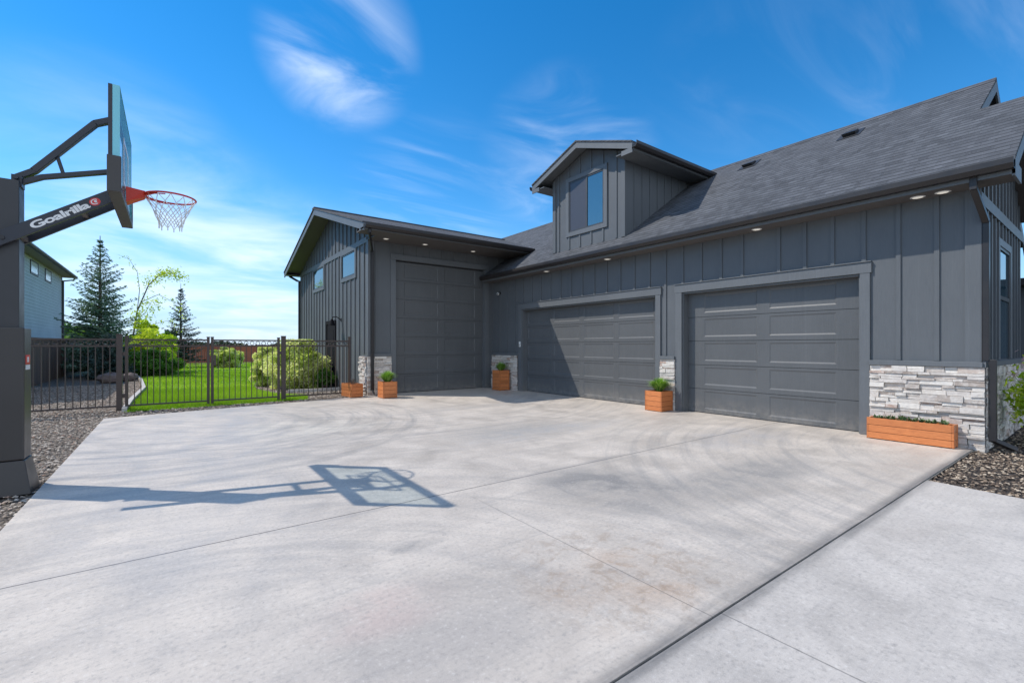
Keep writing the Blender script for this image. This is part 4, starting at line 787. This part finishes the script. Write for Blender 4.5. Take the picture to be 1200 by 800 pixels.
# wispy leaning tree
t = thing('birch_tree', 'thin wind bent tree with sparse yellow green leaves behind the large spruce', 'tree', (-1.6, 33.5, -.05))
m = MB(); L_ = []
b0 = Vector((-1.75, 33.5, -.05))
limbs = [[(0, 0, 0), (.05, 0, 1.8), (.25, 0, 3.4), (.75, 0, 4.9), (1.25, .1, 5.55), (1.75, .1, 5.75), (2.3, .1, 5.45)], [(.25, 0, 3.4), (.35, .05, 4.6), (.25, .1, 5.6), (-.1, .1, 6.3), (-.6, .1, 6.5)], [(.15, 0, 2.8), (.6, -.1, 3.3), (.95, -.1, 4.1)], [(.4, 0, 3.9), (1.2, 0, 4.4), (1.9, 0, 4.0), (2.5, 0, 3.0)], [(.05, 0, 1.8), (.8, 0, 2.6), (1.6, 0, 2.9), (2.3, 0, 2.3)]]
for i, lm in enumerate(limbs):
    n = len(lm); m.tube([b0 + Vector(p) for p in lm], [(.055 if i == 0 else .022) * (1 - .85 * k / (n - 1)) for k in range(n)], 6)
m.build('trunk', m_bark, t)
pts = []
for lm, cnt, sp_ in ((limbs[0][3:], 620, .24), (limbs[2], 340, .28), (limbs[1][2:], 30, .08), (limbs[3][1:], 60, .15), (limbs[4][1:], 60, .15), (limbs[0][1:4], 70, .15)):
    for _ in range(cnt):
        k = random.randrange(len(lm) - 1); u_ = random.random(); p = Vector(lm[k]).lerp(Vector(lm[k + 1]), u_); pts.append(b0 + p + Vector((random.gauss(0, sp_), random.gauss(0, sp_), random.gauss(0, sp_ * .7))))
V, F = leafquads(np.array([p[:] for p in pts]), 0, .072, .45); m = MB(); m.arrays(V, F, RNG.uniform(.2, 1, len(pts))); m.build('crown', m_yellowg, t)
# far treeline
m = MB(); n = 9000; x = RNG.uniform(-60, 130, n); hmod = 1.9 + .45 * np.sin(x * .21) + .3 * np.sin(x * .53 + 1) + .2 * np.sin(x * 1.3); C = np.stack([x, 150 + RNG.uniform(-4, 4, n), RNG.uniform(0, 1, n) ** .7 * np.maximum(hmod, .8)], 1)
V, F = leafquads(C, 0, .75, .7); m.arrays(V, F, RNG.uniform(0, 1, n)); tag(m.build('far_woodland', m_farleaf), 'dark line of distant trees on the horizon', 'trees', kind='stuff')

# shrub at right edge
t = thing('flowering_shrub', 'bright green leafy shrub by the right edge of the stone gable', 'shrub', (9.75, .82, -.03))
C = RNG.normal(0, 1, (1500, 3)) * np.array([.16, .13, .17]) + np.array([9.78, .80, .62]); V, F = leafquads(C, 0, .04, .4); m = MB(); m.arrays(V, F, RNG.uniform(0, 1, 1500)); m.build('foliage', m_yellowg, t)
m = MB()
for i in range(12): m.tube([(9.75 + random.uniform(-.05, .05), .82, -.03), (9.75 + random.uniform(-.15, .15), .8 + random.uniform(-.12, .12), .5), (9.76 + random.uniform(-.25, .25), .8 + random.uniform(-.2, .2), .95)], [.008, .006, .002], 5)
m.build('stems', m_green, t); C = RNG.normal(0, 1, (70, 3)) * np.array([.12, .1, .07]) + np.array([9.86, .80, 1.12]); V, F = leafquads(C, 0, .03, .8); m = MB(); m.arrays(V, F, RNG.uniform(0, 1, 70)); m.build('flowers', m_flower, t)

# ---------------------------------------------------------------- cedar planters and what grows in them
def planter(label, x0, x1, y0, y1, h, rot=0, planks=4):
    cx_, cy_ = (x0 + x1) / 2, (y0 + y1) / 2; t = thing('planter_box', label, 'planter', (cx_, cy_, 0), 'cedar planter boxes along the garage'); t.rotation_euler = (0, 0, R(rot))
    hx, hy = (x1 - x0) / 2, (y1 - y0) / 2; ph = h / planks; m = MB(); th = .022
    for i in range(planks):
        z0, z1 = i * ph + (.012 if i == 0 else .003), (i + 1) * ph - .003
        for q in ((-hx, hx, -hy, -hy + th), (-hx, hx, hy - th, hy), (-hx, -hx + th, -hy + th + .001, hy - th - .001), (hx - th, hx, -hy + th + .001, hy - th - .001)): m.box(*q, z0, z1)
    m.build('box', m_cedar, t, world=False, bevel=.002)
    for sx_ in (-1, 1):
        for sy_ in (-1, 1): m = MB(); m.box(sx_ * (hx + .002), sx_ * (hx - .035), sy_ * (hy + .004), sy_ * (hy - .0), .004, h); m.build('corner_trim', m_cedar, t, world=False)
    m = MB(); m.box(-hx + th, hx - th, -hy + th, hy - th, .02, h - .045); m.build('soil', m_soil, t, world=False); return t, cx_, cy_
def tuft(label, x, y, z, r, h, n, mat=m_tuft):
    t = thing('ornamental_grass', label, 'plant', (x, y, z), 'grass tufts in the planters'); V, F, Rr = [], [], []; m = MB()
    for i in range(n):
        a = random.uniform(0, 6.283); le = random.uniform(.15, 1); hh = h * random.uniform(.55, 1.05) * (1 - .25 * le); w = .0055; d = Vector((math.cos(a), math.sin(a), 0)); s_ = Vector((-d.y, d.x, 0)) * w; o_ = Vector((x, y, z)) + d * random.uniform(0, .04)
        p1 = o_ + d * r * le * .5 + Vector((0, 0, hh * .7)); p2 = o_ + d * r * le + Vector((0, 0, hh * (1 - .2 * le))); rr = random.random()
        m.face([o_ - s_, o_ + s_, p1 + s_, p1 - s_], rr); m.face([p1 - s_, p1 + s_, p2], rr)
    m.build('blades', mat, t); m = MB(); m.tube([(x, y, z - .01), (x, y, z + .07)], [.06, .045], 10); m.build('crown_base', m_twig, t); return t
planter('square cedar planter in front of the stone left of the tall garage door', 4.42, 4.80, 11.55, 11.93, .43); tuft('bright grass tuft in the planter left of the tall garage door', 4.61, 11.74, .39, .30, .38, 900)
planter('square cedar planter against the stone pillar between the two lower garage doors', 8.10, 8.49, 5.77, 6.17, .42); tuft('bright green grass tuft in the planter between the two lower garage doors', 8.30, 5.97, .385, .30, .36, 1000)
planter('tall shaded cedar planter in the inner corner between tall and double doors', 8.06, 8.43, 11.50, 11.88, .62, 0, 6); tuft('dark green grass tuft in the tall planter of the inner corner', 8.25, 11.69, .58, .28, .34, 700)
planter('long cedar planter in front of the stone at the right corner', 8.27, 8.49, 1.40, 2.34, .31, 0, 3)
planter('askew cedar planter with dead twigs beside the fence end post', 3.78, 4.10, 12.25, 12.85, .36, 8)
t = thing('succulent_plants', 'row of low green succulents in the long planter at the right corner', 'plants', (8.38, 1.87, .27)); m = MB()
for i in range(26):
    cx_, cy_ = 8.38 + random.uniform(-.06, .06), 1.46 + .82 * (i + random.random()) / 26; k = random.randint(8, 14); r0 = random.random()
    for j in range(k):
        a = 6.283 * j / k + random.random(); L2 = random.uniform(.035, .075); e = random.uniform(.2, 1.2); d = Vector((math.cos(a) * math.cos(e), math.sin(a) * math.cos(e), math.sin(e))); s_ = Vector((-math.sin(a), math.cos(a), 0)) * .016; o_ = Vector((cx_, cy_, .275 + random.uniform(0, .04))); m.face([o_, o_ + d * L2 * .6 + s_, o_ + d * L2, o_ + d * L2 * .6 - s_], r0 * .8 + random.random() * .2)
m.build('leaves', m_succ, t)
m = MB()
for i in range(8): y_ = random.uniform(1.5, 2.25); m.tube([(8.38, y_, .26), (8.38 + random.uniform(-.04, .04), y_ + random.uniform(-.04, .04), .36)], .003, 5)
m.build('stems', m_twig, t)
t = thing('dead_plant', 'dry brown twigs in the askew planter by the fence end', 'plant', (3.94, 12.55, .32)); m = MB()
for i in range(40):
    o_ = Vector((3.94 + random.uniform(-.08, .08), 12.5 + random.uniform(-.2, .2), .3)); m.tube([o_, o_ + Vector((random.uniform(-.08, .08), random.uniform(-.1, .1), random.uniform(.08, .2)))], .0035, 4)
m.build('twigs', m_twig, t)

# ---------------------------------------------------------------- metal fence and gates
FY = 13.0
def fence_panel(name, label, cat, x0, x1, posts, y=FY, top=1.50, spacing=.115, group=None, postw=.065, ptop=1.60):
    t = thing(name, label, cat, ((x0 + x1) / 2, y, 0), group); m = MB()
    for z in (.07, 1.36, top): m = MB(); m.box(x0, x1, y - .017, y + .017, z - .017, z + .017); m.build('rail', m_bronze, t)
    m = MB(); n = max(2, int(round((x1 - x0) / spacing)))
    for i in range(1, n): xx = x0 + (x1 - x0) * i / n; m.box(xx - .008, xx + .008, y - .008, y + .008, .08, 1.35)
    m.build('pickets', m_bronze, t); m = MB(); k = max(2, int(round((x1 - x0) / .125)))
    for i in range(k):
        xx = x0 + (x1 - x0) * (i + .5) / k; m.tube([(xx + .044 * math.cos(a), y, 1.43 + .044 * math.sin(a)) for a in [2 * math.pi * j / 14 for j in range(15)]], .0075, 5, cap=False)
    m.build('ring_frieze', m_bronze, t)
    for px_2, w in posts:
        m = MB(); m.box(px_2 - w / 2, px_2 + w / 2, y - w / 2, y + w / 2, -.06, ptop); p = m.build('post', m_bronze, t, bevel=.003); m = MB(); m.box(px_2 - w / 2 - .006, px_2 + w / 2 + .006, y - w / 2 - .006, y + w / 2 + .006, ptop + .001, ptop + .02); m.build('post_cap', m_bronze, p)
    return t
fence_panel('metal_fence', 'bronze metal picket fence panel on gravel between hoop pole and gate', 'fence', -4.6, -.92, [(-4.6, .065), (-2.75, .06), (-.88, .10)])
gl = fence_panel('metal_gate', 'left leaf of the bronze double gate in front of the lawn', 'gate', -.74, .70, [(-.76, .055), (.72, .055)], ptop=1.56, group='leaves of the double gate')
gr = fence_panel('metal_gate', 'right leaf of the bronze double gate next to the dark gate post', 'gate', .80, 2.20, [(.80, .055), (2.22, .055)], ptop=1.56, group='leaves of the double gate')
m = MB(); m.box(.83, .87, FY - .05, FY - .02, .9, 1.15); m.build('latch', m_bronze, gr)
for gg, xs in ((gl, -.80), (gr, 2.27)):
    m = MB(); m.box(xs - .03, xs + .03, FY - .03, FY - .012, .25, .33); m.build('hinge', m_bronze, gg); m = MB(); m.box(xs - .03, xs + .03, FY - .03, FY - .012, 1.15, 1.23); m.build('hinge', m_bronze, gg)
fence_panel('metal_fence', 'bronze metal picket fence panel between gate and gable wall', 'fence', 2.36, 3.98, [(2.335, .10), (4.0, .06)], ptop=1.60)

# ---------------------------------------------------------------- wooden fences, boulders, edging
def board_fence(label, p, q, h, mat, seg=.14, top=True):
    p, q = Vector(p + (0,)), Vector(q + (0,)); L2 = (q - p).length; d = (q - p) / L2; n_ = Vector((-d.y, d.x, 0)); t = thing('wooden_fence', label, 'fence', tuple((p + q) / 2)); m = MB(); k = int(L2 / seg)
    for i in range(k):
        a = p + d * (i * seg + .003); b = p + d * ((i + 1) * seg - .003); hh = h + random.uniform(-.008, .008); e = n_ * .01
        m.hexa([a - e, b - e, b + e, a + e, a - e + Vector((0, 0, hh)), b - e + Vector((0, 0, hh)), b + e + Vector((0, 0, hh)), a + e + Vector((0, 0, hh))])
    m.build('boards', mat, t)
    for z in (.3, h - .25): m = MB(); m.bar(p + n_ * .035 + Vector((0, 0, z)), q + n_ * .035 + Vector((0, 0, z)), .05, .09, n_); m.build('rail', mat, t)
    m = MB(); m.bar(p + Vector((0, 0, h + .025)), q + Vector((0, 0, h + .025)), .10, .035, n_); m.build('cap_rail', mat, t); s_ = 0
    while s_ < L2: m = MB(); a = p + d * s_ + n_ * .07; m.box(a.x - .045, a.x + .045, a.y - .045, a.y + .045, -.05, h); s_ += 2.4; m.build('post', mat, t)
    return t
board_fence('dark weathered board fence running back from the gravel yard on the left', (-3.85, 14), (-3.85, 46), 1.62, m_fencewood_dark)
board_fence('red brown board fence across the far end of the lawn', (-3.8, 46), (30, 46), 1.42, m_fencewood)
g = MB(); g.face([(-3.7, 40, -.022), (12, 42.5, -.022), (26, 45, -.022), (26, 45.9, -.022), (-3.7, 45.9, -.022)]); tag(g.build('far_gravel_bed', m_gravel), kind='structure')
def rock(label, x, y, r, h, sd_):
    rs = np.random.default_rng(sd_); m = MB(); n, k = 12, 6; V = []
    for i in range(k + 1):
        f = math.pi * i / k
        for j in range(n): a = 2 * math.pi * j / n; q = 1 + rs.uniform(-.14, .14); V.append((x + r * math.sin(f) * math.cos(a) * q, y + r * .8 * math.sin(f) * math.sin(a) * q, h * .35 + h * .62 * math.cos(f) * q))
    m.v = V
    for i in range(k):
        for j in range(n): l = (j + 1) % n; m.f.append((i * n + j, (i + 1) * n + j, (i + 1) * n + l, i * n + l)); m.r.append(.5)
    return tag(m.build('boulder', m_rock), label, 'rock', 'boulders at the lawn edge')
rock('wide low brown boulder under the large spruce', -1.85, 23.4, .42, .36, 1); rock('smaller brown boulder right of the wide one at the lawn edge', -1.32, 24.2, .30, .30, 2)
m = MB()
def edging(pts, w=.09, h=.09):
    mb = MB()
    for a, b in zip(pts[:-1], pts[1:]): mb.bar((a[0], a[1], h / 2 - .03), (b[0], b[1], h / 2 - .03), w, h, (0, 0, 1)) if False else mb.bar((a[0], a[1], .01), (b[0], b[1], .01), .09, w, (0, 0, 1))
    return mb
o = edging([(-.78, 12.7), (-.78, 15), (-.68, 19), (-.96, 24), (-1.4, 29), (-1.95, 33)]).build('lawn_edging', m_edging); tag(o, 'pale concrete curb along the left edge of the lawn', 'curb')
o = edging([(4.35, 15.05), (3.7, 14.95), (3.2, 15.0), (2.85, 15.15)]).build('bed_edging', m_edging); tag(o, 'pale concrete curb around the variegated shrub bed', 'curb')

# ---------------------------------------------------------------- neighbour house on the left
nb = thing('neighbour_house', 'light grey lap sided two storey house beyond the left board fence', 'house', (-10, 34, 0))
m = MB(); xN, yN0, yN1, zN = -6.0, 20.0, 43.9, 6.25
m.box(-14, xN, yN0, yN1, -.1, zN); z = .1
while z < zN - .05:
    m.hexa([(xN - .002, yN0, z), (xN + .024, yN0, z), (xN + .024, yN1, z), (xN - .002, yN1, z), (xN - .002, yN0, z + .175), (xN + .006, yN0, z + .175), (xN + .006, yN1, z + .175), (xN - .002, yN1, z + .175)], .5); z += .178
m.prism([(xN - .02, zN), (-10, zN + 2.28), (-13.98, zN)], 'y', yN0 + .01, yN1 - .01); z = .1
while z < zN - .05:
    m.hexa([(-14, yN0 - .024, z), (xN, yN0 - .024, z), (xN, yN0 + .002, z), (-14, yN0 + .002, z), (-14, yN0 - .006, z + .175), (xN, yN0 - .006, z + .175), (xN, yN0 + .002, z + .175), (-14, yN0 + .002, z + .175)], .5); z += .178
m.build('wall', m_neigh, nb)
m = MB(); m.slab([(xN + .62, yN0 - .5, zN + .02), (xN + .62, yN1 + .5, zN + .02), (-10, yN1 + .5, zN + 2.4), (-10, yN0 - .5, zN + 2.4)], .08); m.slab([(-10, yN0 - .5, zN + 2.4), (-10, yN1 + .5, zN + 2.4), (-14.6, yN1 + .5, zN + .02), (-14.6, yN0 - .5, zN + .02)], .08); m.build('roof', m_roofA, nb)
m = MB(); m.box(xN + .01, xN + .60, yN0 - .5, yN1 + .48, zN - .12, zN - .08); m.build('soffit', m_neighsoff, nb)
m = MB(); m.box(xN + .6, xN + .63, yN0 - .5, yN1 + .5, zN - .15, zN + .0); gutter(m, 'y', yN0 - .5, yN1 + .5, xN + .632, zN - .12, 1); m.build('gutter', m_neightrim, nb)
m = MB(); m.box(xN + .0, xN + .035, yN1 - .16, yN1 + .02, 0, zN - .13); m.bar((xN + .65, yN1 + .1, zN - .12), (xN + .6, yN1 - .02, zN - .3), .09, .08); m.bar((xN + .62, yN1, zN - .28), (xN + .08, yN1 - .02, zN - .4), .09, .08); m.box(xN + .036, xN + .13, yN1 - .12, yN1 - .02, .1, zN - .36); m.build('downspout', m_neightrim, nb)
for a, b in ((35.0, 36.6), (38.6, 40.1)):
    w = MB()
    for q in ((a - .1, a, 5.25, 6.0), (b, b + .1, 5.25, 6.0), (a, b, 5.25, 5.35), (a, b, 5.93, 6.0)): w.box(xN + .0, xN + .05, *q)
    o = w.build('window', m_neightrim, nb); w = MB(); w.box(xN, xN + .035, a, b, 5.35, 5.93); w.build('pane', m_skypane, o)
